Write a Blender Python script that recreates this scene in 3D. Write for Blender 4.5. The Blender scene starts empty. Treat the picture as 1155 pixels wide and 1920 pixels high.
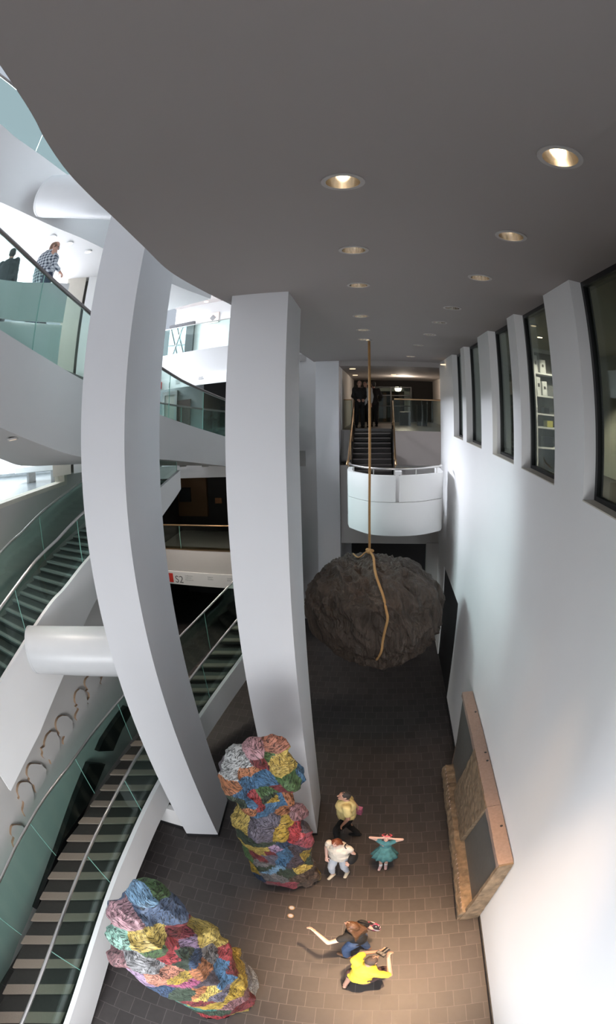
import bpy, bmesh, math, random
from mathutils import Vector, Matrix, Quaternion

random.seed(7)
S = bpy.context.scene
COL = S.collection
PI = math.pi

# ------------------------------------------------------------------ camera
PITCH, YAW, ROLL = -.2082, .0502, .0056
CX, CY = 664.9, 960.0
KK = (1.0804, -.4686, 1.668, -.9574)
CAMH = 7.5


def _rot():
    return (Matrix.Rotation(YAW, 3, 'Z') @ Matrix.Rotation(PITCH, 3, 'X') @ Matrix.Rotation(ROLL, 3, 'Y'))


RM = _rot()
cam = bpy.data.cameras.new('camera')
cam.type = 'PANO'
cam.panorama_type = 'FISHEYE_LENS_POLYNOMIAL'
cam.sensor_fit = 'HORIZONTAL'
cam.sensor_width = 57.75
cam.sensor_height = 96.0
cam.fisheye_fov = 2 * PI
cam.fisheye_polynomial_k0 = 0.0
for i_, k_ in enumerate(KK):
    setattr(cam, 'fisheye_polynomial_k%d' % (i_ + 1), -k_ / 50.0 ** (i_ + 1))
cam.shift_x = -(CX - 577.5) / 1155.0
cam.clip_start = 0.02
cam_ob = bpy.data.objects.new('camera', cam)
COL.objects.link(cam_ob)
m3 = Matrix((RM.col[0], RM.col[2], -RM.col[1])).transposed()
cam_ob.matrix_world = Matrix.Translation((0, 0, CAMH)) @ m3.to_4x4()
S.camera = cam_ob

# ------------------------------------------------------------------ exposure, sky, daylight and added fill
S.view_settings.view_transform = 'Standard'
S.view_settings.look = 'None'
S.view_settings.gamma = 1.0
S.view_settings.exposure = 0.56
S.cycles.max_bounces = 8
S.cycles.diffuse_bounces = 5
S.cycles.glossy_bounces = 3
S.cycles.transparent_max_bounces = 16
S.cycles.caustics_reflective = False
S.cycles.caustics_refractive = False
S.cycles.sample_clamp_indirect = 4.0
S.cycles.use_denoising = True

W = bpy.data.worlds.new('sky')
S.world = W
W.use_nodes = True
wn = W.node_tree
wtc = wn.nodes.new('ShaderNodeTexCoord')
wsx = wn.nodes.new('ShaderNodeSeparateXYZ')
wn.links.new(wtc.outputs['Generated'], wsx.inputs[0])
wmr = wn.nodes.new('ShaderNodeMapRange')
wmr.inputs['From Min'].default_value = -.12
wmr.inputs['From Max'].default_value = .10
wn.links.new(wsx.outputs['Z'], wmr.inputs['Value'])
wmx = wn.nodes.new('ShaderNodeMix')
wmx.data_type = 'RGBA'
wmx.inputs['A'].default_value = (.10, .10, .10, 1)      # ground outside
wmx.inputs['B'].default_value = (.82, .91, 1.04, 1)      # bright overcast sky
wn.links.new(wmr.outputs[0], wmx.inputs['Factor'])
wn.links.new(wmx.outputs['Result'], wn.nodes['Background'].inputs[0])
wn.nodes['Background'].inputs[1].default_value = .43


def light(name, kind, loc, energy, color, aim=None, **kw):
    l = bpy.data.lights.new(name, kind)
    l.energy = energy
    l.color = color
    for k, v in kw.items():
        setattr(l, k, v)
    o = bpy.data.objects.new(name, l)
    COL.objects.link(o)
    o.location = loc
    if aim is not None:
        d = Vector(aim) - Vector(loc)
        o.rotation_euler = d.to_track_quat('-Z', 'Y').to_euler()
    return o


light('added_front_fill', 'AREA', (-1.6, -3.4, 3.0), 235, (.95, .97, 1.0), (-2.0, 6.5, .3), shape='RECTANGLE', size=4.2, size_y=3.2, spread=math.radians(120))  # added fill light behind the viewpoint, no entrance known there
light('skylight', 'AREA', (-18.0, 10.6, 18.5), 20500, (.92, .96, 1.06), (1.9, 6.0, 3.5), shape='RECTANGLE', size=14, size_y=10)

# ------------------------------------------------------------------ layout helpers: a sight line to a point at a known plane
def ray(x, y):
    a = x - CX
    b = -(y - CY)
    r = math.hypot(a, b) / 1000 + 1e-9
    t = sum(k * r ** (i + 1) for i, k in enumerate(KK))
    return RM @ Vector((math.sin(t) * a / 1000 / r, math.cos(t), math.sin(t) * b / 1000 / r))


O = Vector((0, 0, CAMH))


def proj(P):
    d = RM.transposed() @ (Vector(P) - O).normalized()
    t = math.acos(max(-1, min(1, d.y)))
    lo, hi = 0.0, 1.25
    for _ in range(40):
        m = (lo + hi) / 2
        if sum(k * m ** (i + 1) for i, k in enumerate(KK)) < t:
            lo = m
        else:
            hi = m
    h = math.hypot(d.x, d.z) + 1e-12
    return CX + lo * 1000 * d.x / h, CY - lo * 1000 * d.z / h


def atz(x, y, z):
    d = ray(x, y)
    return O + d * ((z - CAMH) / d.z)


def aty(x, y, Y):
    d = ray(x, y)
    return O + d * (Y / d.y)


def atx(x, y, X):
    d = ray(x, y)
    return O + d * (X / d.x)


def atd(x, y, D):
    d = ray(x, y)
    return O + d * (D / math.hypot(d.x, d.y))


# ------------------------------------------------------------------ materials
def new_mat(name):
    m = bpy.data.materials.new(name)
    m.use_nodes = True
    nt = m.node_tree
    return m, nt, nt.nodes['Principled BSDF']


def paint(name, col, rough=.6, metal=0.0, noise=.04, scale=6.0, bump=0.0, emit=None, emit_s=0.0, spec=None):
    m, nt, b = new_mat(name)
    tc = nt.nodes.new('ShaderNodeTexCoord')
    n = nt.nodes.new('ShaderNodeTexNoise')
    n.inputs['Scale'].default_value = scale
    n.inputs['Detail'].default_value = 4
    nt.links.new(tc.outputs['Object'], n.inputs['Vector'])
    mr = nt.nodes.new('ShaderNodeMapRange')
    mr.inputs['To Min'].default_value = 1 - noise
    mr.inputs['To Max'].default_value = 1 + noise
    nt.links.new(n.outputs['Fac'], mr.inputs['Value'])
    mx = nt.nodes.new('ShaderNodeVectorMath')
    mx.operation = 'SCALE'
    mx.inputs[0].default_value = col[:3]
    nt.links.new(mr.outputs[0], mx.inputs['Scale'])
    nt.links.new(mx.outputs[0], b.inputs['Base Color'])
    b.inputs['Roughness'].default_value = rough
    b.inputs['Metallic'].default_value = metal
    if spec is not None:
        b.inputs['Specular IOR Level'].default_value = spec
    if bump:
        bp = nt.nodes.new('ShaderNodeBump')
        bp.inputs['Strength'].default_value = bump
        bp.inputs['Distance'].default_value = .01
        nt.links.new(n.outputs['Fac'], bp.inputs['Height'])
        nt.links.new(bp.outputs[0], b.inputs['Normal'])
    if emit:
        b.inputs['Emission Color'].default_value = (*emit, 1)
        b.inputs['Emission Strength'].default_value = emit_s
    return m


def glass(name, tint, fac=.10, rough=.02):
    m = bpy.data.materials.new(name)
    m.use_nodes = True
    nt = m.node_tree
    nt.nodes.clear()
    o = nt.nodes.new('ShaderNodeOutputMaterial')
    t = nt.nodes.new('ShaderNodeBsdfTransparent')
    t.inputs[0].default_value = (*tint, 1)
    g = nt.nodes.new('ShaderNodeBsdfGlossy')
    g.inputs['Roughness'].default_value = rough
    g.inputs['Color'].default_value = (.9, 1, .97, 1)
    lw = nt.nodes.new('ShaderNodeLayerWeight')
    lw.inputs['Blend'].default_value = .5
    pw = nt.nodes.new('ShaderNodeMath')
    pw.operation = 'POWER'
    pw.inputs[1].default_value = 5.0
    nt.links.new(lw.outputs['Facing'], pw.inputs[0])
    ma = nt.nodes.new('ShaderNodeMath')
    ma.operation = 'MULTIPLY_ADD'
    ma.inputs[1].default_value = .75
    ma.inputs[2].default_value = .03
    nt.links.new(pw.outputs[0], ma.inputs[0])
    mx = nt.nodes.new('ShaderNodeMixShader')
    nt.links.new(ma.outputs[0], mx.inputs[0])
    nt.links.new(t.outputs[0], mx.inputs[1])
    nt.links.new(g.outputs[0], mx.inputs[2])
    nt.links.new(mx.outputs[0], o.inputs[0])
    return m


def floor_mat():
    m, nt, b = new_mat('slate_floor_tiles')
    tc = nt.nodes.new('ShaderNodeTexCoord')
    br = nt.nodes.new('ShaderNodeTexBrick')
    br.inputs['Scale'].default_value = 1.0
    br.inputs['Brick Width'].default_value = .27
    br.inputs['Row Height'].default_value = .33
    br.inputs['Mortar Size'].default_value = .006
    br.inputs['Mortar Smooth'].default_value = .2
    br.inputs['Color1'].default_value = (.034, .029, .028, 1)
    br.inputs['Color2'].default_value = (.051, .044, .042, 1)
    br.inputs['Mortar'].default_value = (.095, .083, .077, 1)
    br.offset = .38
    nt.links.new(tc.outputs['Object'], br.inputs['Vector'])
    n = nt.nodes.new('ShaderNodeTexNoise')
    n.inputs['Scale'].default_value = 9
    n.inputs['Detail'].default_value = 8
    nt.links.new(tc.outputs['Object'], n.inputs['Vector'])
    mr = nt.nodes.new('ShaderNodeMapRange')
    mr.inputs['To Min'].default_value = .75
    mr.inputs['To Max'].default_value = 1.25
    nt.links.new(n.outputs['Fac'], mr.inputs['Value'])
    mx = nt.nodes.new('ShaderNodeVectorMath')
    mx.operation = 'SCALE'
    nt.links.new(br.outputs['Color'], mx.inputs[0])
    nt.links.new(mr.outputs[0], mx.inputs['Scale'])
    nt.links.new(mx.outputs[0], b.inputs['Base Color'])
    rr = nt.nodes.new('ShaderNodeMapRange')
    rr.inputs['To Min'].default_value = .38
    rr.inputs['To Max'].default_value = .58
    nt.links.new(n.outputs['Fac'], rr.inputs['Value'])
    nt.links.new(rr.outputs[0], b.inputs['Roughness'])
    bp = nt.nodes.new('ShaderNodeBump')
    bp.inputs['Strength'].default_value = .25
    bp.inputs['Distance'].default_value = .004
    bp.invert = True
    nt.links.new(br.outputs['Fac'], bp.inputs['Height'])
    nt.links.new(bp.outputs[0], b.inputs['Normal'])
    return m


M = {}
M['white'] = paint('white_wall_paint', (.80, .79, .78), .65, noise=.02, scale=2)
M['white_gloss'] = paint('white_metal_paint', (.82, .82, .82), .35, noise=.02)
M['beam'] = paint('light_grey_beam_paint', (.60, .61, .62), .35, noise=.02)
M['bridge'] = paint('pale_grey_bridge_paint', (.58, .575, .57), .65, noise=.02, scale=2)
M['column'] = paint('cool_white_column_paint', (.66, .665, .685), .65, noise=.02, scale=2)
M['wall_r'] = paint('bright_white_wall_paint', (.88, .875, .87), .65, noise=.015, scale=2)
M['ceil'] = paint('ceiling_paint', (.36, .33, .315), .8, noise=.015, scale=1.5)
M['grey_wall'] = paint('warm_grey_plaster', (.50, .48, .46), .8, noise=.03, scale=3)
M['beige_stone'] = paint('beige_stone', (.60, .56, .49), .6, noise=.05, scale=8)
M['floor'] = floor_mat()
M['black'] = paint('black_panel', (.008, .008, .008), .5, noise=.1)
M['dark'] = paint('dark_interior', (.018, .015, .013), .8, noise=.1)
M['brown_wall'] = paint('brown_gallery_wall', (.11, .055, .02), .8, noise=.08)
M['frame'] = paint('black_window_frame', (.012, .012, .013), .4)
M['steel'] = paint('brushed_steel', (.62, .60, .58), .3, metal=1.0, noise=.05, scale=30)
M['rail_dark'] = paint('dark_steel_rail', (.20, .18, .175), .35, metal=.8)
M['bronze'] = paint('bronze_rail', (.55, .36, .2), .35, metal=1.0)
M['glass'] = glass('green_tinted_glass', (.80, .895, .87), .12)
M['glass_edge'] = paint('green_glass_edge', (.20, .40, .34), .2)
M['glass_clear'] = glass('clear_window_glass', (.90, .93, .90), .12)
M['glass_smoke'] = glass('smoky_window_glass', (.72, .75, .71), .12)
M['tread'] = paint('dark_stone_tread', (.045, .050, .050), .45, noise=.2, scale=20)
M['tread_warm'] = paint('dark_brown_stone_tread', (.030, .025, .022), .5, noise=.25, scale=20)
M['nosing'] = paint('beige_granite_nosing', (.26, .20, .16), .6, noise=.15, scale=60)
M['nosing_grey'] = paint('grey_granite_nosing', (.25, .27, .26), .6, noise=.15, scale=60)
M['base'] = paint('black_baseboard', (.015, .015, .016), .5)
M['chrome'] = paint('lamp_reflector', (.85, .80, .74), .18, metal=1.0, noise=.02)
M['bulb'] = paint('lamp_bulb', (1, .9, .75), .4, emit=(1, .78, .50), emit_s=9)
M['bulb_dim'] = paint('dim_lamp_bulb', (.8, .7, .55), .4, emit=(1, .75, .5), emit_s=.8)
M['ring'] = paint('lamp_trim_ring', (.50, .48, .46), .5)
M['red'] = paint('red_sign_square', (.55, .03, .02), .5)
M['ink'] = paint('grey_sign_ink', (.16, .16, .16), .6)
M['ink_light'] = paint('pale_sign_ink', (.45, .45, .45), .6)
M['sign'] = paint('sign_band_white', (.74, .73, .72), .5, noise=.01)


# ------------------------------------------------------------------ mesh helpers
class G:
    """collects shapes into one mesh"""
    def __init__(self):
        self.bm = bmesh.new()

    def quad(self, *pts):
        vs = [self.bm.verts.new(p) for p in pts]
        return self.bm.faces.new(vs)

    def box(self, x0, x1, y0, y1, z0, z1):
        c = [(x, y, z) for z in (z0, z1) for y in (y0, y1) for x in (x0, x1)]
        return self.hexa([Vector(p) for p in c])

    def hexa(self, c):
        v = [self.bm.verts.new(p) for p in c]
        for f in ((0, 2, 3, 1), (4, 5, 7, 6), (0, 1, 5, 4), (1, 3, 7, 5), (3, 2, 6, 7), (2, 0, 4, 6)):
            self.bm.faces.new([v[i] for i in f])
        return self

    def obox(self, c, ax, ay, az):
        """box with centre and three half-axis vectors"""
        c, ax, ay, az = Vector(c), Vector(ax), Vector(ay), Vector(az)
        return self.hexa([c + ax * i + ay * j + az * k for k in (-1, 1) for j in (-1, 1) for i in (-1, 1)])

    def prism(self, poly, z0, z1):
        b = [self.bm.verts.new((p[0], p[1], z0)) for p in poly]
        t = [self.bm.verts.new((p[0], p[1], z1)) for p in poly]
        n = len(poly)
        self.bm.faces.new(b[::-1])
        self.bm.faces.new(t)
        for i in range(n):
            self.bm.faces.new((b[i], b[(i + 1) % n], t[(i + 1) % n], t[i]))
        return self

    def extrude_poly(self, pts, vec):
        """a flat outline given a thickness"""
        vec = Vector(vec)
        a = [self.bm.verts.new(p) for p in pts]
        b = [self.bm.verts.new(Vector(p) + vec) for p in pts]
        n = len(pts)
        self.bm.faces.new(a)
        self.bm.faces.new(b[::-1])
        for i in range(n):
            self.bm.faces.new((a[(i + 1) % n], a[i], b[i], b[(i + 1) % n]))
        return self

    def loft(self, rings, closed=True, cap=True):
        R = [[self.bm.verts.new(p) for p in r] for r in rings]
        n = len(R[0])
        for a, b in zip(R, R[1:]):
            for i in range(n if closed else n - 1):
                self.bm.faces.new((a[i], a[(i + 1) % n], b[(i + 1) % n], b[i]))
        if cap and closed:
            self.bm.faces.new(R[0][::-1])
            self.bm.faces.new(R[-1])
        return self

    def tube(self, pts, r, n=10, cap=True):
        pts = [Vector(p) for p in pts]
        rr = r if isinstance(r, (list, tuple)) else [r] * len(pts)
        rings = []
        up = None
        for i, p in enumerate(pts):
            d = (pts[min(i + 1, len(pts) - 1)] - pts[max(i - 1, 0)]).normalized()
            if up is None:
                up = d.orthogonal().normalized()
            else:
                up = (up - d * up.dot(d))
                up = up.normalized() if up.length > 1e-6 else d.orthogonal().normalized()
            s = d.cross(up)
            rings.append([p + (up * math.cos(2 * PI * k / n) + s * math.sin(2 * PI * k / n)) * rr[i] for k in range(n)])
        return self.loft(rings, True, cap)

    def cyl(self, c, r0, r1, z0, z1, n=24):
        return self.loft([[Vector((c[0] + r0 * math.cos(2 * PI * k / n), c[1] + r0 * math.sin(2 * PI * k / n), z0)) for k in range(n)],
                          [Vector((c[0] + r1 * math.cos(2 * PI * k / n), c[1] + r1 * math.sin(2 * PI * k / n), z1)) for k in range(n)]])

    def ell(self, c, r, q=None, seg=16, rings=10):
        c = Vector(c)
        R = (r, r, r) if isinstance(r, (int, float)) else r
        m = q.to_matrix() if (q and not isinstance(r, (int, float))) else Matrix.Identity(3)
        nv = self.bm.verts.new
        nf = self.bm.faces.new
        top = nv(c + m @ Vector((0, 0, R[2])))
        bot = nv(c + m @ Vector((0, 0, -R[2])))
        rg = []
        for j in range(1, rings):
            a = PI * j / rings
            sa, ca = math.sin(a), math.cos(a)
            rg.append([nv(c + m @ Vector((R[0] * sa * math.cos(2 * PI * i / seg), R[1] * sa * math.sin(2 * PI * i / seg), R[2] * ca))) for i in range(seg)])
        for i in range(seg):
            k = (i + 1) % seg
            nf((top, rg[0][i], rg[0][k]))
            nf((bot, rg[-1][k], rg[-1][i]))
            for u, v in zip(rg, rg[1:]):
                nf((u[i], v[i], v[k], u[k]))
        return self

    def limb(self, p, q, r1, r2, n=12):
        """tapered round-ended segment"""
        p, q = Vector(p), Vector(q)
        d = (q - p)
        L = d.length
        if L < 1e-6:
            return self.ell(p, r1)
        self.ell(p, r1, seg=n, rings=8)
        self.ell(q, r2, seg=n, rings=8)
        self.tube([p, q], [r1, r2], n)
        return self

    def ribbon(self, A, B, th):
        """band between two polylines, given a thickness vector (or one per point)"""
        n = len(A)
        T = [Vector(t) for t in th] if isinstance(th[0], (list, tuple, Vector)) else [Vector(th)] * n
        rings = [[Vector(A[i]), Vector(B[i]), Vector(B[i]) + T[i], Vector(A[i]) + T[i]] for i in range(n)]
        return self.loft(rings)

    def done(self, name, mat, parent=None, smooth=False, bevel=0.0, keep=False):
        bmesh.ops.recalc_face_normals(self.bm, faces=self.bm.faces[:])
        me = bpy.data.meshes.new(name)
        self.bm.to_mesh(me)
        self.bm.free()
        me.materials.append(mat)
        if smooth:
            for p in me.polygons:
                p.use_smooth = True
        o = bpy.data.objects.new(name, me)
        COL.objects.link(o)
        if parent:
            o.parent = parent
            if not keep:
                o.matrix_parent_inverse = Matrix.Translation(-parent.location) if parent.type == 'EMPTY' and parent.rotation_euler.z == 0 else parent.matrix_basis.inverted()
        if bevel:
            bv = o.modifiers.new('bevel', 'BEVEL')
            bv.width = bevel
            bv.segments = 2
            bv.limit_method = 'ANGLE'
        return o


def tag(o, label, cat, group=None):
    o['label'] = label
    o['category'] = cat
    if group:
        o['group'] = group
    return o


def thing(name, label, cat, loc=(0, 0, 0), group=None):
    o = bpy.data.objects.new(name, None)
    o.empty_display_size = .1
    COL.objects.link(o)
    o.location = loc
    return tag(o, label, cat, group)


def struct(o):
    o['kind'] = 'structure'
    return o


def lerp(a, b, t):
    return a + (b - a) * t


def smooth_shade(o, ang=40):
    for p in o.data.polygons:
        p.use_smooth = True
    e = o.modifiers.new('split', 'EDGE_SPLIT')
    e.split_angle = math.radians(ang)
    return o


def catmull(pts, n=8):
    pts = [Vector(p) for p in pts]
    out = []
    for i in range(len(pts) - 1):
        p0, p1, p2, p3 = pts[max(i - 1, 0)], pts[i], pts[i + 1], pts[min(i + 2, len(pts) - 1)]
        for k in range(n):
            t = k / n
            out.append(.5 * ((2 * p1) + (p2 - p0) * t + (2 * p0 - 5 * p1 + 4 * p2 - p3) * t * t + (3 * p1 - p0 - 3 * p2 + p3) * t ** 3))
    out.append(pts[-1])
    return out


def remesh(g, name, mat, voxel, parent=None, smooth=1, deform=None, sub=0):
    """fuse overlapping closed shapes into one continuous surface"""
    bmesh.ops.recalc_face_normals(g.bm, faces=g.bm.faces[:])
    me = bpy.data.meshes.new(name + '_src')
    g.bm.to_mesh(me)
    g.bm.free()
    o = bpy.data.objects.new(name + '_src', me)
    COL.objects.link(o)
    r = o.modifiers.new('r', 'REMESH')
    r.mode = 'VOXEL'
    r.voxel_size = voxel
    if smooth:
        s = o.modifiers.new('s', 'SMOOTH')
        s.iterations = smooth
        s.factor = .5
    dg = bpy.context.evaluated_depsgraph_get()
    dg.update()
    nm = bpy.data.meshes.new_from_object(o.evaluated_get(dg))
    bpy.data.objects.remove(o)
    bpy.data.meshes.remove(me)
    nm.name = name
    if deform:
        n_ = len(nm.vertices)
        no = [v.normal.copy() for v in nm.vertices]
        co = [v.co.copy() for v in nm.vertices]
        flat = [0.0] * (3 * n_)
        for i in range(n_):
            flat[3 * i:3 * i + 3] = deform(co[i], no[i])
        nm.vertices.foreach_set('co', flat)
        nm.update()
    nm.materials.clear()
    nm.materials.append(mat)
    for p in nm.polygons:
        p.use_smooth = True
    ob = bpy.data.objects.new(name, nm)
    COL.objects.link(ob)
    if parent:
        ob.parent = parent
        ob.matrix_parent_inverse = parent.matrix_basis.inverted()
    return ob

# ================================================================== SETTING
XR = 1.88            # right wall
ZC = 8.943           # ceiling
XL = -7.3            # left wall
YB = 15.6            # end of the hall
ZS = 6.75            # window sills

g = G()
g.box(-8.4, 2.3, -3, 22, -.3, 0)
struct(g.done('floor', M['floor']))

# unseen wall behind the viewpoint, opened for the added fill, raised to block sky
g = G()
g.box(-8.2, -4.0, -2.9, -2.6, 0, 5.4)
g.box(1.2, 2.24, -2.9, -2.6, 0, 5.4)
g.box(-4.0, 1.2, -2.9, -2.6, 0, 1.3)
g.box(-8.2, 2.24, -2.9, -2.6, 5.4, ZC + .1)
g.box(-9.5, -.3, -2.9, -2.6, ZC + .1, 16)
struct(g.done('wall_front', paint('grey_front_wall', (.30, .29, .28), .8)))

# right wall: parapet below the windows, door opening, piers between the windows
g = G()
for y0, y1, z0, z1 in ((-2.5, 11.06, 0, ZS), (11.06, 14.0, 2.95, ZS), (14.0, YB + .1, 0, ZS)):
    g.box(XR, XR + .36, y0, y1, z0, z1)
WIN = [(.70, 2.15), (2.60, 4.08), (4.97, 6.37), (6.79, 8.21), (9.19, 10.86), (11.37, 12.82)]
edges = [-2.5] + [v for w in WIN for v in w] + [YB + .1]
for a, b in zip(edges[0::2], edges[1::2]):
    g.box(XR, XR + .22, a, b, ZS, ZC + .05)
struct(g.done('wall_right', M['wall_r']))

for i, (a, b) in enumerate(WIN):
    g = G()
    xf = XR + .14
    t = .055
    for y0, y1, z0, z1 in ((a, a + t, ZS, ZC), (b - t, b, ZS, ZC), (a + t, b - t, ZS, ZS + t), (a + t, b - t, ZC - t, ZC)):
        g.box(xf, xf + .08, y0, y1, z0, z1)
    fr = struct(g.done('window_%d' % (i + 1), M['frame']))
    g = G()
    g.box(xf + .03, xf + .045, a + t, b - t, ZS + t, ZC - t)
    g.done('pane', M['glass_smoke'], fr)
    g = G()
    g.box(XR - .004, xf, a + .001, b - .001, ZS, ZS + .012)
    g.done('sill', M['beige_stone'], fr)

# room behind the windows
g = G()
g.box(XR + .36, 5.2, -2.5, YB, ZS - .6, ZS - .45)
struct(g.done('floor_shop', M['dark']))
g = G()
g.box(5.1, 5.25, -2.5, YB, ZS - .45, ZC + .1)
g.box(XR + .36, 5.1, YB - .1, YB, ZS - .45, ZC + .1)
struct(g.done('wall_shop', paint('shop_wall_paint', (.42, .42, .36), .7)))
g = G()
g.box(XR + .36, 5.25, -2.5, YB, ZC + .1, ZC + .2)
struct(g.done('ceiling_shop', paint('shop_ceiling', (.55, .53, .45), .8)))

# door opening in the right wall: a black panel, set in
g = G()
g.box(XR + .03, XR + .09, 11.06, 14.0, 0, 2.95)
struct(g.done('door_1', M['black']))
g = G()
g.box(XR + .10, XR + .36, 11.06, 14.0, 0, 2.95)
struct(g.done('wall_recess', M['dark']))

g = G()
g.box(XR - .018, XR, -2.5, 11.06, 0, .11)
struct(g.done('baseboard_right', M['base']))

# ---------------------------------------------------------------- ceiling slab with a curved free edge and holes for the lamps
LAMPS_L = [(643, 340), (663, 468), (672, 534), (677, 592), (681, 618), (683, 636)]
LAMPS_R = [(1050, 294), (958, 442), (900, 520), (848, 577), (824, 604), (806, 627), (785, 647), (770, 668)]
edge_px = [(45, 190), (85, 262), (125, 320), (170, 368), (215, 410), (270, 463), (320, 510), (380, 545), (432, 571)]
edge = [Vector((-.35, -2.5, ZC)), Vector((-.75, -1.2, ZC)), Vector((-1.05, -.1, ZC))] + [atz(x, y, ZC) for x, y in edge_px]
edge = catmull(edge, 6) + [Vector((-1.98, 10, ZC)), Vector((-2.02, YB, ZC))]
poly = [(p.x, p.y) for p in edge] + [(XR + .36, YB), (XR + .36, -2.5)]
g = G()
g.prism(poly, ZC, ZC + 1.3)
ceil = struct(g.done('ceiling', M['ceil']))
g = G()
g.box(-8.0, -.9, -2.9, 3.0, 15.2, 15.5)
struct(g.done('ceiling_sky_blocker', M['white']))  # slab added overhead to cut the sky light
lamps = [(atz(x, y, ZC), 'left', i) for i, (x, y) in enumerate(LAMPS_L)] + [(atz(x, y, ZC), 'right', i) for i, (x, y) in enumerate(LAMPS_R)]
g = G()
for p, side, i in lamps:
    g.cyl((p.x, p.y), .106, .106, ZC - .3, ZC + .24, 32)
cut = g.done('cutter', M['ceil'])
bm_ = ceil.modifiers.new('b', 'BOOLEAN')
bm_.object = cut
bm_.operation = 'DIFFERENCE'
bm_.solver = 'EXACT'
dg = bpy.context.evaluated_depsgraph_get()
dg.update()
nm = bpy.data.meshes.new_from_object(ceil.evaluated_get(dg))
ceil.modifiers.clear()
ceil.data = nm
nm.name = 'ceiling'
bpy.data.objects.remove(cut)

ORD = ['nearest', 'second', 'third', 'fourth', 'fifth', 'sixth', 'seventh', 'farthest']
for p, side, i in lamps:
    n = 6 if side == 'left' else 8
    o_ = 'farthest' if i == n - 1 else ORD[i]
    how = 'lamp' if i in (0, n - 1) else 'lamp from the near end'
    t = thing('recessed_downlight', 'recessed round ceiling downlight, %s %s of the %s row' % (o_, how, side), 'ceiling light',
              (p.x, p.y, ZC), 'recessed downlights in the dark ceiling')
    g = G()
    N = 40
    rr = [(.108, ZC - .001), (.128, ZC - .001), (.128, ZC - .010), (.100, ZC - .010)]
    g.loft([[Vector((p.x + r * math.cos(2 * PI * k / N), p.y + r * math.sin(2 * PI * k / N), z)) for k in range(N)] for r, z in rr + rr[:1]], True, False)
    g.done('trim_ring', M['ring'], t, smooth=False)
    g = G()
    prof = [(.103, ZC - .006), (.100, ZC + .03), (.088, ZC + .09), (.062, ZC + .15), (.03, ZC + .19), (.002, ZC + .20)]
    g.loft([[Vector((p.x + r * math.cos(2 * PI * k / N), p.y + r * math.sin(2 * PI * k / N), z)) for k in range(N)] for r, z in prof], True, False)
    g.done('reflector', M['chrome'], t, smooth=True)
    g = G()
    g.limb((p.x, p.y, ZC + .185), (p.x, p.y, ZC + .105), .018, .034, 16)
    g.done('bulb', M['bulb'] if not (side == 'right' and i in (3, 4, 5, 6)) else M['bulb_dim'], t, smooth=True)
    if i < 5:
        e = {('right', 0): 4600, ('right', 1): 1300, ('left', 0): 250, ('left', 1): 300, ('right', 2): 350}.get((side, i), 130)
        light('lamp_light', 'SPOT', (p.x, p.y, ZC - .03), e, (1, .64, .37), (.35, p.y - .1, 0) if side == 'right' else (p.x, p.y, 0), spot_size=math.radians(36), spot_blend=1.0, shadow_soft_size=.05)

# ---------------------------------------------------------------- columns
def column(name, base, z1, label, z0=0.0):
    g = G()
    g.prism(base, z0, z1)
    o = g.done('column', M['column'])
    tag(o, label, 'column')
    g = G()
    cx = sum(p[0] for p in base) / 4
    cy = sum(p[1] for p in base) / 4
    g.prism([(cx + (p[0] - cx) * 1.012, cy + (p[1] - cy) * 1.012) for p in base], z0, z0 + .09)
    g.done('skirting', M['base'], o)
    return o


C1 = [(-3.545, 4.754), (-2.92, 4.965), (-2.977, 6.18), (-3.626, 5.988)]
C2 = [(-1.691, 5.36), (-1.027, 5.49), (-1.067, 6.716), (-1.733, 6.606)]
C3 = [(-1.95, 15.5), (-1.24, 15.5), (-1.24, 16.3), (-1.95, 16.3)]
column('column', C1, 14.5, 'white square column beside the curved lower staircase, rising past the edge of the ceiling')
column('column', C2, ZC, 'white square column behind the tall upright patchwork sculpture, meeting the dark ceiling')
column('column', C3, ZC, 'slimmer-looking white column at the far end of the hall, left of the white balcony')

# ---------------------------------------------------------------- left wall with the long opening, and the room seen through it
YW = atx(125, 903, XL).y
ZW = atx(60, 920, XL).z - .06
ZT_ = 7.0
g = G()
g.box(XL - .4, XL, -1.0, 14.4, 0, ZW)
g.box(XL - .4, XL, YW, 14.4, ZW, ZT_)
g.box(XL - .4, XL, -1.0, 1.0, ZW, 7.6)
wl = struct(g.done('wall_left', M['grey_wall']))
g = G()
g.box(XL - .38, XL + .012, 1.0, YW, ZW - .07, ZW + .02)
g.box(XL - .38, XL + .012, YW - .12, YW, ZW + .02, ZT_)
w7 = struct(g.done('window_7', M['beige_stone']))
g = G()
g.box(XL - .2, XL - .185, 1.0, YW - .12, ZW + .02, ZT_ + .2)
g.done('pane', M['glass_clear'], w7)
g = G()
for y in (2.6, 4.2, 5.8):
    g.box(XL - .21, XL - .17, y, y + .03, ZW + .02, ZT_ + .2)
g.done('mullion', M['steel'], w7)
g = G()
g.box(-16, XL - .4, -1, 17, ZW - .25, ZW - .15)
struct(g.done('floor_hall', paint('polished_grey_slate', (.07, .08, .09), .25, noise=.25, scale=1.2)))
g = G()
g.box(-16, XL - .4, 12.5, 12.7, 6.3, 9)
struct(g.done('wall_hall', M['white']))
g = G()
g.box(-11.6, XL - .4, -1, 17, 9.4, 9.6)
struct(g.done('ceiling_hall_shade', M['white']))  # added to darken the room behind the opening
# lower wall along the staircase, carrying the reliefs
XW = -5.62
g = G()
g.extrude_poly([(XW, -1.5, 0), (XW, 8.6, 0), (XW, 8.6, 5.0), (XW, 6.5, 4.5), (XW, 3.8, 3.78), (XW, -1.5, 2.6)], (-.3, 0, 0))
struct(g.done('wall_stair', M['grey_wall']))

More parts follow.
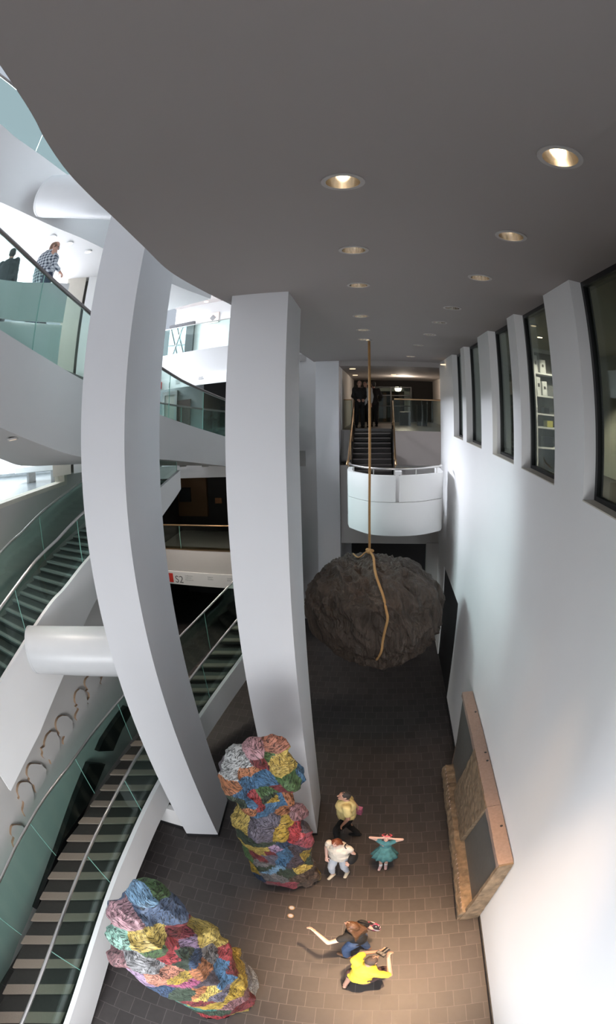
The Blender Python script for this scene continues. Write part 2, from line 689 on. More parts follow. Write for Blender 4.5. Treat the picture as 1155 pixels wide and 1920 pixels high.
# the white plinth bench seen through the opening
t = thing('plinth_bench', 'long low white bench on short legs beyond the glazed opening on the left', 'bench', (-9.6, 10.4, ZW - .15))
g = G()
g.box(-11.0, -8.6, 10.2, 10.8, ZW + .17, ZW + .37)
g.done('seat', M['white_gloss'], t, bevel=.02)
for x in (-10.4, -9.1):
    g = G()
    g.box(x, x + .12, 10.3, 10.7, ZW - .15, ZW + .17)
    g.done('leg', M['steel'], t)

# ================================================================== BRIDGES AND GALLERIES
def interp(pts, x):
    for (x0, y0), (x1, y1) in zip(pts, pts[1:]):
        if x <= x1 or (x1, y1) == pts[-1]:
            return y0 + (y1 - y0) * (x - x0) / (x1 - x0)


def sample(pts, n):
    """n+1 evenly spaced points along a polyline of vectors"""
    L = [0]
    for a, b in zip(pts, pts[1:]):
        L.append(L[-1] + (b - a).length)
    out = []
    for k in range(n + 1):
        s = L[-1] * k / n
        for i in range(len(pts) - 1):
            if s <= L[i + 1] + 1e-9:
                out.append(pts[i].lerp(pts[i + 1], (s - L[i]) / max(L[i + 1] - L[i], 1e-9)))
                break
    return out


def offset(pts, w):
    """shift a polyline sideways in plan (to its left when w>0)"""
    out = []
    for i, p in enumerate(pts):
        d = pts[min(i + 1, len(pts) - 1)] - pts[max(i - 1, 0)]
        n = Vector((-d.y, d.x, 0)).normalized()
        out.append(p + n * w)
    return out


def V3(p, z):
    return Vector((p.x, p.y, z))


def balustrade(name, label, base, height, mat_glass, every, rail_r=.03, rail_mat=None, group=None, lift=.0, owner=None):
    """glass panels with gaps and a handrail along a polyline of base points"""
    t = owner or thing(name, label, 'balustrade', base[len(base) // 2], group)
    n = max(1, round(sum((b - a).length for a, b in zip(base, base[1:])) / every))
    per = 6
    pts = sample(base, n * per)
    hs = height if callable(height) else (lambda u: height)
    for k in range(n):
        seg = [p.copy() for p in pts[k * per:(k + 1) * per + 1]]
        d0 = (seg[1] - seg[0]).normalized()
        d1 = (seg[-1] - seg[-2]).normalized()
        seg[0] += d0 * .010
        seg[-1] -= d1 * .010
        A = [p + Vector((0, 0, lift)) for p in seg]
        B = [p + Vector((0, 0, hs((k * per + i) / (n * per)))) for i, p in enumerate(seg)]
        th = []
        for i in range(len(seg)):
            d = seg[min(i + 1, per)] - seg[max(i - 1, 0)]
            th.append(Vector((-d.y, d.x, 0)).normalized() * .014)
        g = G()
        g.ribbon(A, B, th)
        pn = g.done('glass_panel', mat_glass, t)
        g = G()
        g.tube([A[-1] + d1 * .010, B[-1] + d1 * .010], .009, 6)
        g.done('joint', M['glass_edge'], pn)
    g = G()
    g.tube([p + Vector((0, 0, hs(i / (n * per)) + rail_r * .6)) for i, p in enumerate(pts)], rail_r, 10)
    g.done('handrail', rail_mat or M['rail_dark'], t, smooth=True)
    return t


# ---- curved ramp bridge
top_px = [(-70, 575), (0, 618), (80, 668), (155, 712), (230, 750), (298, 777), (360, 799), (421, 818), (480, 836), (560, 850)]
bot_px = [(-70, 752), (0, 792), (80, 830), (155, 856), (230, 860), (298, 861), (360, 867), (421, 874), (480, 880), (560, 888)]
DD = [5.8, 6.2, 6.9, 7.7, 9.0, 10.4, 11.8, 13.2, 13.9, 14.3]
T_ = catmull([atd(x, y, d) for (x, y), d in zip(top_px, DD)], 5)
B_ = catmull([atd(x, y, d) for (x, y), d in zip(bot_px, DD)], 5)
B_ = [V3(t, b.z) for t, b in zip(T_, B_)]
inn = offset(T_, 2.1)
g = G()
rings = []
for t, b, i in zip(T_, B_, inn):
    rings.append([t, b, V3(i, b.z), V3(i, t.z), V3(i, t.z - .12) * .1 + V3(t, t.z - .12) * .9, ])
rings = [[t, b, V3(i, b.z), V3(i, t.z)] for t, b, i in zip(T_, B_, inn)]
g.loft(rings)
br = smooth_shade(g.done('curved_bridge', M['bridge']))
tag(br, 'white curved ramp bridge with a deep fascia crossing the left side behind the columns', 'bridge')


def rail_h(u):
    return lerp(1.35, .98, min(1, u * 1.6))


shift = offset(T_, .05)
balustrade('bridge_balustrade', 'curved glass balustrade with a dark handrail on the near edge of the white ramp bridge', shift, rail_h, M['glass'], 1.75, .035, owner=br)
balustrade('bridge_balustrade', 'curved glass balustrade on the far edge of the bridge',
           offset(T_, 2.04), .98, M['glass'], 1.75, .03, owner=br)

# little lamps under the bridge
for k, (px, py) in enumerate([(22, 822), (296, 873), (346, 876), (384, 879)]):
    # find the soffit point on the sight line
    best = None
    for i in range(len(T_) - 1):
        for s in range(1, 10):
            q = V3(T_[i].lerp(inn[i], s / 10), B_[i].z)
            d = (q - O).normalized()
            e = (d - ray(px, py)).length
            if best is None or e < best[0]:
                best = (e, q)
    q = best[1]
    light('soffit_light', 'SPOT', q - Vector((0, 0, .05)), 115, (1, .88, .76), q - Vector((0, 0, 3)), spot_size=math.radians(140), spot_blend=.8, shadow_soft_size=.08)
    t = thing('soffit_lamp', ['small round lamp under the left end of the curved bridge', 'small round lamp under the curved bridge, next to the left column',
                             'small round lamp under the bridge, above the top of the upper stair', 'small round lamp under the bridge, next to the middle column'][k], 'ceiling light', q, 'small lamps under the curved bridge')
    g = G()
    g.cyl((q.x, q.y), .10, .11, q.z - .03, q.z, 20)
    g.done('trim_ring', M['ring'], t)
    g = G()
    g.cyl((q.x, q.y), .07, .07, q.z - .034, q.z - .03, 20)
    g.done('bulb', M['bulb_dim'], t)

# ---- upper bridge at the top left
tp = [(-60, 190), (0, 232), (30, 258), (80, 293), (130, 330), (190, 368), (260, 415), (330, 470), (400, 520)]
bp_ = [(-60, 345), (0, 362), (30, 372), (80, 396), (130, 422), (190, 450), (260, 490), (330, 530), (400, 560)]
DU = [7.4, 7.5, 7.6, 7.9, 8.3, 9.0, 10.4, 12.0, 13.8]
TU = catmull([atd(x, y, d) for (x, y), d in zip(tp, DU)], 4)
zt = sum(p.z for p in TU[:20]) / 20
BU = catmull([atd(x, y, d) for (x, y), d in zip(bp_, DU)], 4)
g = G()
innU = offset(TU, 3.3)
g.loft([[t, V3(t, b.z), V3(i, b.z), V3(i, t.z)] for t, b, i in zip(TU, BU, innU)])
ub = smooth_shade(g.done('upper_bridge', M['bridge']))
tag(ub, 'white upper bridge at the top left, just below the edge of the dark ceiling', 'bridge')
balustrade('upper_balustrade', 'glass balustrade on the upper bridge at the top left corner', offset(TU, .06), 1.1, M['glass'], 2.0, .03, owner=ub)
for k, (px, py) in enumerate([(98, 437), (132, 451), (165, 462)]):
    q0 = ray(px, py)
    best = None
    for i in range(len(TU) - 1):
        for s in range(1, 20):
            q = V3(TU[i].lerp(innU[i], s / 20), BU[i].z)
            e = ((q - O).normalized() - q0).length
            if best is None or e < best[0]:
                best = (e, q)
    q = best[1]
    light('soffit_light', 'SPOT', q - Vector((0, 0, .05)), 40, (1, .9, .8), q - Vector((0, 0, 3)), spot_size=math.radians(130), spot_blend=.8, shadow_soft_size=.08)
    t = thing('soffit_lamp', ['small lamp under the upper bridge, above the man in the checked shirt', 'middle one of three small lamps under the upper bridge', 'small lamp under the upper bridge, nearest to the left column'][k],
              'ceiling light', q, 'small lamps under the upper bridge')
    g = G()
    g.cyl((q.x, q.y), .09, .10, q.z - .03, q.z, 20)
    g.done('trim_ring', M['white_gloss'], t)
    g = G()
    g.cyl((q.x, q.y), .06, .06, q.z - .034, q.z - .03, 20)
    g.done('bulb', M['bulb_dim'], t)


# stone piers behind the bridge, under the upper bridge
def pier(x0, x1, y, d, z0, z1, mat, depth=.5):
    a, b = atd(x0, y, d), atd(x1, y, d)
    n = Vector((a.x + b.x, a.y + b.y, 0)).normalized() * depth
    g = G()
    g.prism([(a.x, a.y), (b.x, b.y), (b.x + n.x, b.y + n.y), (a.x + n.x, a.y + n.y)], z0, z1)
    return g


struct(pier(121, 155, 560, 11.2, 6.5, 11.6, M['beige_stone']).done('wall_pier', M['beige_stone']))
struct(pier(154, 161, 560, 11.5, 6.5, 11.6, None).done('trim_1', paint('grey_pier_joint', (.25, .24, .22), .7)))
struct(pier(160, 235, 560, 11.2, 6.5, 11.6, None).done('wall_pier', M['white']))

# white solid parapet on the bridge, in front of the two visitors
a0, a1, a2 = atd(-60, 585, 6.35), atd(30, 600, 6.75), atd(118, 604, 7.5)
b0, b1, b2 = atd(-60, 520, 6.35), atd(30, 531, 6.75), atd(120, 533, 7.5)
nrm = Vector((-.75, .66, 0)) * .06
g = G()
g.ribbon([a0, a1, a2], [V3(a0, b0.z), V3(a1, b1.z), V3(a2, b2.z)], nrm)
pw = g.done('parapet_wall', M['white'])
tag(pw, 'solid white parapet on the bridge hiding the legs of the man in the checked shirt', 'parapet')
g = G()
q0, q1 = atd(40, 640, 8.6), atd(112, 640, 9.2)
qt = atd(75, 606, 8.9).z
g.box(min(q0.x, q1.x), max(q0.x, q1.x), q0.y, q0.y + .5, atd(75, 665, 8.9).z - .6, qt)
tag(g.done('dark_cabinet', M['frame']), 'dark cabinet behind the bridge glass, below the solid white parapet', 'cabinet')


# ---- big round beams
def beam(label, p, q, r, end_in=0.0):
    t = thing('round_beam', label, 'beam', (p + q) / 2)
    d = (q - p).normalized()
    g = G()
    g.tube([p, q], r, 48)
    b = g.done('shaft', M['beam'], t)
    smooth_shade(b, 50)
    g = G()
    g.tube([p - d * .004, p + d * .035], [r * 1.012, r * 1.012], 48)
    smooth_shade(g.done('collar', M['beam'], t), 50)
    return t


pa, pb = atd(62, 1218, 6.9), atd(236, 1222, 6.35)
rb = (atd(120, 1177, 6.6) - atd(120, 1263, 6.6)).length / 2 * .96
beam('big white round beam joining the upper stair to the left column', pa, pb, rb)
pa, pb = atd(92, 368, 7.95), atd(275, 372, 6.9)
rb = (atd(140, 331, 7.4) - atd(140, 402, 7.4)).length / 2 * .96
beam('big round beam from the upper bridge, cut off by the dark ceiling edge', pa, pb, rb)


# ---- stairs
def staircase(name, label, cat, edge_pts, band_z, n, width, mats, rail_label, left_label, nose_w, glass_h, riser, xt=0.0, left_drop=0.0, rail_r=.026, left_px=None):
    """edge_pts: top edge of the near stringer (low end first); band_z: depth of the stringer at each point"""
    t = thing(name, label, cat, edge_pts[0])
    L = offset(edge_pts, .07)
    g = G()
    g.loft([[e, V3(e, e.z - h), V3(l, e.z - h), l] for e, l, h in zip(edge_pts, L, band_z)])
    st = g.done('stringer', M['white'], t)
    smooth_shade(st)
    g = G()
    g.loft([[e + Vector((0, 0, .002)), e + Vector((0, 0, .02)), l + Vector((0, 0, .02)), l + Vector((0, 0, .002))] for e, l in zip(offset(edge_pts, -.005), offset(edge_pts, .075))])
    g.done('capping', M['white_gloss'], st)
    a = sample(offset(edge_pts, .20), n)
    b = sample(offset(edge_pts, .20 + width), n)
    if left_px:
        b = []
        for p in a:
            x_, y_ = proj(p)
            b.append(atz(interp(left_px, y_), y_, p.z))
    for k in range(n):
        z = lerp(a[k].z, a[k + 1].z, .5) - .16
        a0, a1, b0, b1 = a[k], a[k + 1], b[k], b[k + 1]
        g = G()
        o_ = .025
        da = (a1 - a0) * .06
        db = (b1 - b0) * .06
        c = [V3(a0 - da, z - riser), V3(b0 - db, z - riser), V3(a1 + da, z - riser), V3(b1 + db, z - riser),
             V3(a0 - da, z), V3(b0 - db, z), V3(a1 + da, z), V3(b1 + db, z)]
        g.hexa(c)
        tr = g.done('tread', mats[0], t)
        g = G()
        fa, fb = a0.lerp(a1, nose_w), b0.lerp(b1, nose_w)
        c = [V3(a0 - da * 1.15, z - .03), V3(b0 - db * 1.15, z - .03), V3(fa, z - .03), V3(fb, z - .03),
             V3(a0 - da * 1.15, z + .005), V3(b0 - db * 1.15, z + .005), V3(fa, z + .005), V3(fb, z + .005)]
        g.hexa(c)
        g.done('nosing', mats[1], tr)
    # carriage below the treads
    g = G()
    u = sample(offset(edge_pts, .10), 30)
    v = sample(offset(edge_pts, .30 + width), 30) if not left_px else sample([V3(q + (q - p) * .05, q.z) for p, q in zip(a, b)], 30)
    g.loft([[V3(p, p.z - .34), V3(p, p.z - .50), V3(q, p.z - .50), V3(q, p.z - .34)] for p, q in zip(u, v)])
    g.done('carriage', M['dark'] if mats[0] == M['tread_warm'] else M['white'], t)
    balustrade(name + '_balustrade', rail_label, offset(edge_pts, .11), glass_h, M['glass'], 2.0, rail_r, M['steel'], lift=-.08, owner=t)
    lp = offset(edge_pts, .26 + width) if not left_px else [q + (q - p) * .03 + Vector((0, 0, .03)) for p, q in zip(a, b)]
    balustrade(name + '_balustrade', left_label, [V3(p, p.z - left_drop) for p in lp], glass_h, M['glass'], 2.0, .024, M['steel'], lift=-.12, owner=t)
    return t


low_px = [((128, 1925), .62), ((200, 1700), .95), ((245, 1585), 1.13), ((300, 1470), 1.32), ((380, 1340), 1.62), ((455, 1235), 2.0)]
lowP = [atz(x, y, z) for (x, y), z in low_px]
d_ = (lowP[0] - lowP[1])
lowP = [lowP[0] + d_ * .42] + lowP + [atz(500, 1176, 2.35), atz(540, 1132, 2.62)]
lowE = catmull(lowP, 5)
lb = [(0, .62), (.25, .60), (.55, .62), (1, .62)]
hN = len(lowE) - 1
lowBand = [interp(lb, i / hN) for i in range(hN + 1)]
staircase('lower_staircase', 'wide lower staircase with dark treads and beige nosings between glass balustrades, bottom left', 'staircase',
          lowE, lowBand, 27, 1.45, (M['tread_warm'], M['nosing']), 'glass balustrade with a bright steel handrail on the hall side of the lower staircase',
          'glass balustrade on the wall side of the lower staircase, beside the profile reliefs', .30, .88, .10,
          left_px=[(1100, 488), (1150, 450), (1194, 411), (1257, 354), (1373, 253), (1400, 233), (1446, 200), (1500, 166), (1558, 125), (1640, 83), (1709, 56), (1765, 31), (1812, 15), (1900, -20), (2100, -90)])

up_top = [((22, 1249), 6.5), ((93, 1139), 7.2), ((124, 1104), 7.6), ((166, 1051), 8.2), ((230, 985), 9.3), ((297, 920), 10.6), ((338, 883), 11.5)]
up_bot = [(22, 1392), (93, 1258), (130, 1200), (181, 1126), (240, 1052), (304, 973), (360, 915)]
upT = [atd(x, y, d) for (x, y), d in up_top]
upB = [atd(x, y, d) for (x, y), (_, d) in zip(up_bot, up_top)]
hb = [t.z - b.z for t, b in zip(upT, upB)]
d_ = upT[0] - upT[1]
upT = [upT[0] + d_ * 1.0] + upT
hb = [hb[0]] + hb
upE = catmull(upT, 5)
upBand = [interp([(i / (len(hb) - 1), h) for i, h in enumerate(hb)], k / (len(upE) - 1)) for k in range(len(upE))]
staircase('upper_staircase', 'upper staircase with dark grey treads and pale nosings rising along the left wall', 'staircase',
          upE, upBand, 30, 1.2, (M['tread'], M['nosing_grey']), 'glass balustrade with a steel handrail on the hall side of the upper staircase',
          'glass balustrade on the wall side of the upper staircase, below the long opening', .22, .76, .12)

# end wall below the lower stair, left of the left column
g = G()
g.box(-4.35, -3.62, 4.95, 5.1, 0, .66)
struct(g.done('wall_under_stair', M['white']))
g = G()
g.box(-4.35, -3.62, 4.93, 4.95, 0, .07)
struct(g.done('baseboard_under_stair', M['base']))

# ---- profile reliefs on the left wall
REL = [
    ([(465, 430), (448, 470), (446, 480), (455, 487)], [(482, 462), (500, 430)]),
    ([(395, 448), (380, 465), (377, 488), (389, 508), (383, 516), (394, 526), (396, 545), (386, 560), (388, 570), (396, 575)], [(430, 530), (446, 462), (425, 445)]),
    ([(352, 507), (337, 522), (331, 548), (334, 570), (342, 578), (335, 588), (348, 597), (336, 622), (335, 640), (344, 651)], [(384, 602), (386, 560), (372, 512)]),
    ([(272, 627), (255, 638), (246, 662), (249, 688), (260, 703), (258, 714), (268, 722), (284, 718), (278, 738), (280, 758)], [(322, 697), (318, 650), (296, 628)]),
    ([(224, 697), (206, 715), (195, 745), (193, 765), (180, 775), (186, 790), (184, 808), (198, 822), (216, 825), (224, 846)], [(262, 790), (262, 735), (246, 702)]),
    ([(150, 843), (128, 846), (117, 866), (116, 895), (126, 908), (124, 918), (136, 932), (146, 940), (150, 962), (158, 975)], [(202, 905), (200, 868), (178, 846)]),
    ([(116, 925), (90, 926), (76, 940), (72, 970), (80, 992), (78, 1004), (98, 1012), (99, 1032), (95, 1055), (108, 1082)], [(144, 1020), (146, 985), (132, 936)]),
    ([(66, 1118), (48, 1122), (42, 1142), (44, 1165), (56, 1175), (50, 1200), (60, 1225)], [(104, 1180), (110, 1140), (90, 1120)]),
]
RL = ['topmost profile relief on the stair wall, partly behind the round beam', 'second profile relief from the top, just below the round beam', 'third profile relief from the top, its chin near the stair glass',
      'fourth profile relief from the top, above a gap in the row', 'fifth profile relief from the top, with a jutting nose', 'sixth profile relief from the top, third from the lowest',
      'seventh profile relief from the top, second from the lowest', 'lowest profile relief, at the left edge of the picture']
M['relief_edge'] = paint('brown_relief_edge', (.30, .20, .125), .7, noise=.2, scale=20)
for (face, back), lab in zip(REL, RL):
    pts = [atx(x / 2.406, 1080 + y / 2.406, XW + .002) for x, y in face]
    pts = catmull(pts, 3) + [atx(x / 2.406, 1080 + y / 2.406, XW + .002) for x, y in back]
    g = G()
    g.extrude_poly(pts, (.055, 0, 0))
    o = g.done('profile_relief', M['grey_wall'])
    o.data.materials.append(M['relief_edge'])
    for p in o.data.polygons:
        if abs(p.normal.x) < .5:
            p.material_index = 1
    tag(o, lab, 'relief', 'profile reliefs along the left wall')

# flat black shapes set low on the stair wall
for pts, lab in (([(160, 1428), (190, 1430), (170, 1478), (120, 1590), (76, 1690), (60, 1700), (100, 1590), (135, 1490)], 'long black shape low on the wall, seen through the glass beside the lower staircase'),
                 ([(177, 1406), (186, 1385), (206, 1355), (230, 1322), (244, 1328), (222, 1365), (205, 1405)], 'short black shape on the stair wall, at the upper end of the long one')):
    g = G()
    g.extrude_poly([atx(x, y, XW + .002) for x, y in pts], (.12, 0, 0))
    tag(g.done('black_shape', M['black']), lab, 'panel')

# ================================================================== FAR GALLERIES BETWEEN THE LEFT AND MIDDLE COLUMNS
YG = 14.5
XLO_ = -1.24
XG0, XG1 = -8.2, -2.75


def gz(y, x=365):
    return aty(x, y, YG).z


zb_t, zb_b = gz(657), gz(704)
zs1_b = gz(723)
z_beam_t, z_beam_b = gz(878), gz(896)
z_par_t, z_par_b = gz(1032), gz(1073)
z_s2_b = gz(1097)
g = G()
g.box(XG0, XG1, YG, YG + .3, zb_b, zb_t)
g.box(XG0, XG1, YG + .3, 19, zb_t - .35, zb_t - .05)
struct(g.done('wall_gallery_top', M['bridge']))
g = G()
g.box(XG0, XG1, YG, YG + .3, z_beam_b, z_beam_t + .1)
g.box(XG0, XG1, YG + .3, 19, z_beam_b + .1, z_beam_t + .1)
struct(g.done('wall_gallery_middle', M['white']))
g = G()
g.box(XG0, XG1, YG, YG + .3, z_par_b, z_par_t)
g.box(XG0, XG1, YG + .3, 19, z_par_b, z_par_b + .3)
struct(g.done('wall_gallery_low', M['grey_wall']))
g = G()
g.box(XG0, XG1, 18.8, 19, 0, z_beam_b)
g.box(XG1 - .1, XG1, YG + .3, 19, 0, z_beam_b)
g.box(XG0, XG0 + .1, YG + .3, 19, 0, z_beam_b)
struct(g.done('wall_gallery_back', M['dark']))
g = G()
g.box(XG0, XG1, 17.6, 17.8, z_beam_t, zb_t - .3)
struct(g.done('wall_gallery_level', paint('gallery_wall_grey', (.40, .42, .42), .7)))
g = G()
g.box(XG1 - .1, XG1, YG + .3, 17.6, z_beam_t, 13)
struct(g.done('wall_gallery_side', M['white']))
g = G()
q = aty(383, 750, 17.4)
g.box(q.x, XG1 - .1, 17.3, 17.58, z_beam_t + .1, zb_t - .36)
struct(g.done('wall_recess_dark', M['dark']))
# top gallery: back wall and ceiling
g = G()
g.box(XG0, XG1, 18.0, 18.2, zb_t - .05, 13)
struct(g.done('wall_gallery_upper', M['bridge']))
zc2 = aty(400, 566, 17.9).z
g = G()
g.box(XG0, XG1, YG - 1.0, 18.2, zc2, zc2 + .3)
struct(g.done('ceiling_gallery', M['ceil']))
g = G()
g.box(XG1, XLO_, 16.8, 17, 0, ZC + .6)
struct(g.done('wall_back', M['white']))
# shallow box recesses on that wall
for (px, py0, py1) in ((566, 845, 874), (568, 664, 678)):
    a, b = aty(px - 12, py1, 16.75), aty(px + 6, py0, 16.75)
    g = G()
    g.box(a.x, b.x, 16.72, 16.8, a.z, b.z)
    tag(g.done('wall_box', M['grey_wall']), 'small grey box on the white far wall, %s' % ('halfway up beside the middle column' if py0 > 700 else 'right under the ceiling beside the middle column'), 'box', 'small grey boxes on the far wall')

balustrade('gallery_balustrade', 'straight glass balustrade on the top far gallery between the two big columns',
           [Vector((XG0, YG + .08, zb_t - .02)), Vector((XG1, YG + .08, zb_t - .02))], gz(607) - zb_t, M['glass'], 1.6, .02, M['steel'])
balustrade('gallery_balustrade', 'dark glass balustrade with a bronze handrail on the dim far gallery above the S2 sign',
           [Vector((XG0, YG + .08, z_par_t - .02)), Vector((XG1, YG + .08, z_par_t - .02))], gz(986) - z_par_t, M['glass_smoke'], 1.6, .025, M['bronze'])
g = G()
g.box(XG0, XG1, YG - .01, YG + .31, z_par_t, z_par_t + .02)
tag(g.done('ledge', M['bronze']), 'thin warm-toned ledge along the top of the low grey gallery parapet', 'ledge')  # warm tone comes from the bronze colour


# ---- sign bands
def text(body, size, loc, mat, parent, name='lettering', rot=(PI / 2, 0, 0), depth=.004):
    c = bpy.data.curves.new(name, 'FONT')
    c.body = body
    c.size = size
    c.extrude = depth
    tmp = bpy.data.objects.new(name, c)
    COL.objects.link(tmp)
    d = bpy.context.evaluated_depsgraph_get()
    d.update()
    me = bpy.data.meshes.new_from_object(tmp.evaluated_get(d))
    bpy.data.objects.remove(tmp)
    me.name = name
    me.transform(Matrix.Translation(loc) @ Matrix.Rotation(rot[2], 4, 'Z') @ Matrix.Rotation(rot[0], 4, 'X'))
    me.materials.clear()
    me.materials.append(mat)
    o = bpy.data.objects.new(name, me)
    COL.objects.link(o)
    if parent:
        o.parent = parent
        o.matrix_parent_inverse = parent.matrix_basis.inverted()
    return o


def sign(label, z0, z1, px_red, px_num, word, cols):
    t = thing('sign_band', label, 'sign', (-5, YG, z0))
    g = G()
    g.box(XG0, XG1, YG - .06, YG, z0, z1)
    g.done('board', M['sign'], t)
    h = z1 - z0
    ym = (z0 + z1) / 2
    xr0, xr1 = aty(px_red[0], px_red[2], YG).x, aty(px_red[1], px_red[2], YG).x
    g = G()
    g.box(xr0, xr1, YG - .075, YG - .061, z0 + .14 * h, z0 + .84 * h)
    g.done('red_square', M['red'], t)
    xn = aty(px_num[0], px_num[1], YG).x
    text(word, h * .78, (xn, YG - .062, z0 + .14 * h), M['ink'], t, 'numeral')
    for (px, rows) in cols:
        xx = aty(px, px_num[1], YG).x
        for r_, s in enumerate(rows):
            text(s, h * .15, (xx, YG - .062, z0 + h * (.70 - .16 * r_)), M['ink_light'], t, 'small_print')
    return t


s1 = sign('white sign band with a red square and a numeral 1 above the bridge rail', zs1_b, zb_b, (297, 305, 717), (316, 717), '1',
          [(330, ['Expositions', 'Collections', 'Galleries']), (373, ['Accueil', 'Boutique'])])
s2 = sign('white level sign band with a red square and S2 above the dark lower opening', z_s2_b, z_par_b, (318, 327, 1088), (330, 1088), 'S2',
          [(349, ['Collections', 'Galleries', 'Expositions']), (391, ['Galerie', 'Escalier']), (427, ['Sortie', 'Exit'])])

# things on the level-1 gallery seen through the bridge glass
q0, q1 = aty(307, 765, 17.4), aty(325, 765, 17.4)
t = thing('lift_door', 'pale framed doorway on the far gallery, seen through the bridge glass', 'door', (q0.x, 17.5, z_beam_t + .1))
zt_ = aty(315, 741, 17.4).z
g = G()
g.box(q0.x, q1.x, 17.5, 17.59, z_beam_t + .1, zt_)
g.done('leaf', M['beige_stone'], t)
g = G()
g.box(q0.x - .12, q0.x, 17.48, 17.6, z_beam_t + .1, zt_ + .15)
g.box(q1.x, q1.x + .12, 17.48, 17.6, z_beam_t + .1, zt_ + .15)
g.box(q0.x, q1.x, 17.48, 17.6, zt_, zt_ + .15)
g.done('frame', M['steel'], t)
q0, q1 = aty(330, 770, 17.4), aty(354, 770, 17.4)
t = thing('wall_poster', 'dark brownish poster on the far gallery wall, right of the pale doorway', 'poster', (q0.x, 17.5, z_beam_t))
g = G()
g.box(q0.x, q1.x, 17.55, 17.6, aty(340, 800, 17.4).z, aty(340, 750, 17.4).z)
g.done('panel', paint('brown_poster', (.16, .11, .10), .5, noise=.4, scale=3), t)

# brown panel and dark picture in the dim gallery
q0, q1 = aty(329, 960, 18.6), aty(389, 960, 18.6)
g = G()
g.box(q0.x, q1.x, 18.6, 18.78, aty(360, 968, 18.6).z, z_beam_b)
struct(g.done('wall_brown', M['brown_wall']))
q0, q1 = aty(336, 935, 18.5), aty(357, 935, 18.5)
g = G()
g.box(q0.x, q1.x, 18.5, 18.59, aty(345, 941, 18.5).z, aty(345, 915, 18.5).z)
tag(g.done('picture', M['black']), 'dark picture hanging on the brown wall of the dim far gallery', 'picture')
q0, q1 = aty(403, 940, 18.7), aty(415, 940, 18.7)
g = G()
g.box(q0.x, q1.x, 18.72, 18.79, aty(410, 945, 18.6).z, aty(410, 935, 18.6).z)
tag(g.done('picture', paint('dim_orange_picture', (.30, .12, .04), .6, noise=.3)), 'small dim orange picture at the right of the dark far gallery', 'picture')

# emblem on the top gallery wall and steel-framed glazed door
q = aty(399, 596, 17.95)
t = thing('emblem_plate', 'pale square plate with a grey diamond on the top far gallery wall', 'sign', (q.x, 17.95, q.z))
g = G()
g.box(q.x - .26, q.x + .26, 17.95, 18.0, q.z - .24, q.z + .24)
g.done('plate', paint('pinkish_plate', (.62, .52, .48), .6), t)
g = G()
g.extrude_poly([(q.x - .14, 17.948, q.z), (q.x, 17.948, q.z - .14), (q.x + .14, 17.948, q.z), (q.x, 17.948, q.z + .14)], (0, -.01, 0))
g.done('diamond', M['ink'], t)
q0, q1 = aty(315, 640, 17.8), aty(361, 640, 17.8)
zt_, zb_ = aty(330, 613, 17.8).z, zb_t - .05
t = thing('glazed_door', 'glazed doorway with diagonal steel bracing behind the top gallery glass', 'door', (q0.x, 17.9, zb_))
g = G()
g.box(q1.x - .35, q1.x, 17.8, 17.95, zb_, zt_)
g.box(q0.x, q1.x, 17.8, 17.95, zt_, zt_ + .12)
g.done('frame', M['frame'], t)
g = G()
g.box(q0.x, q1.x - .35, 17.9, 17.98, zb_, zt_)
g.done('pane', paint('pale_blue_glass', (.42, .50, .55), .2), t)  # opaque pane in one even pale blue
g = G()
w_ = q1.x - .35 - q0.x
for (u0, v0, u1, v1) in ((.05, 1, .75, 0), (.75, 1, .1, 0), (.4, 1, 1, .15), (.0, .55, 1, .5)):
    g.tube([(q0.x + u0 * w_, 17.88, lerp(zb_, zt_, v0)), (q0.x + u1 * w_, 17.88, lerp(zb_, zt_, v1))], .022, 6)
g.done('bracing', M['rail_dark'], t)
for k, (px, py) in enumerate([(343, 513), (387, 565)]):
    q = atz(px, py, zc2)
    g = G()
    g.cyl((q.x, q.y), .09, .09, zc2 - .03, zc2 + .001, 16)
    tag(g.done('soffit_lamp', M['bulb_dim']), ['small lamp in the top gallery ceiling, close to the left column', 'small lamp in the top gallery ceiling, near the diamond plate'][k], 'ceiling light', 'small lamps in the top gallery ceiling')

# ================================================================== LOBBY AT THE END OF THE HALL, BALCONY AND ITS STAIR
ZL = 6.72
XLO0, XLO1 = -1.24, 2.6
g = G()
g.box(.42, XLO1, YB, 25, ZL - 1.05, ZL)
g.box(XLO0, .42, 17.4, 25, ZL - 1.05, ZL)
g.box(XLO0, -.92, YB + .7, 17.4, ZL - 1.05, ZL)
struct(g.done('floor_lobby', paint('lobby_stone', (.12, .11, .10), .35, noise=.15)))
g = G()
g.box(.42, XLO1, YB - .03, YB, ZL - 1.05, ZL + .01)
struct(g.done('wall_lobby_edge', paint('lobby_edge_paint', (.32, .28, .26), .7)))
g = G()
g.box(XLO0, XLO1 + .2, YB + .02, 25, 8.78, 8.95)
struct(g.done('ceiling_lobby', M['ceil']))
g = G()
g.box(XLO1, XLO1 + .2, YB + .12, 25, ZL - 4, 8.9)
g.box(XR + .36, XLO1 + .2, YB, YB + .12, 0, 8.95)
struct(g.done('wall_lobby_right', paint('lobby_wall', (.50, .46, .42), .7)))
g = G()
g.box(XLO0 - .2, XLO0, 17.0, 25, 0, 8.95)
struct(g.done('wall_lobby_left', M['grey_wall']))
g = G()
g.box(XLO0, XLO1, 24.8, 25, ZL, 8.9)
struct(g.done('wall_lobby_back', M['dark']))
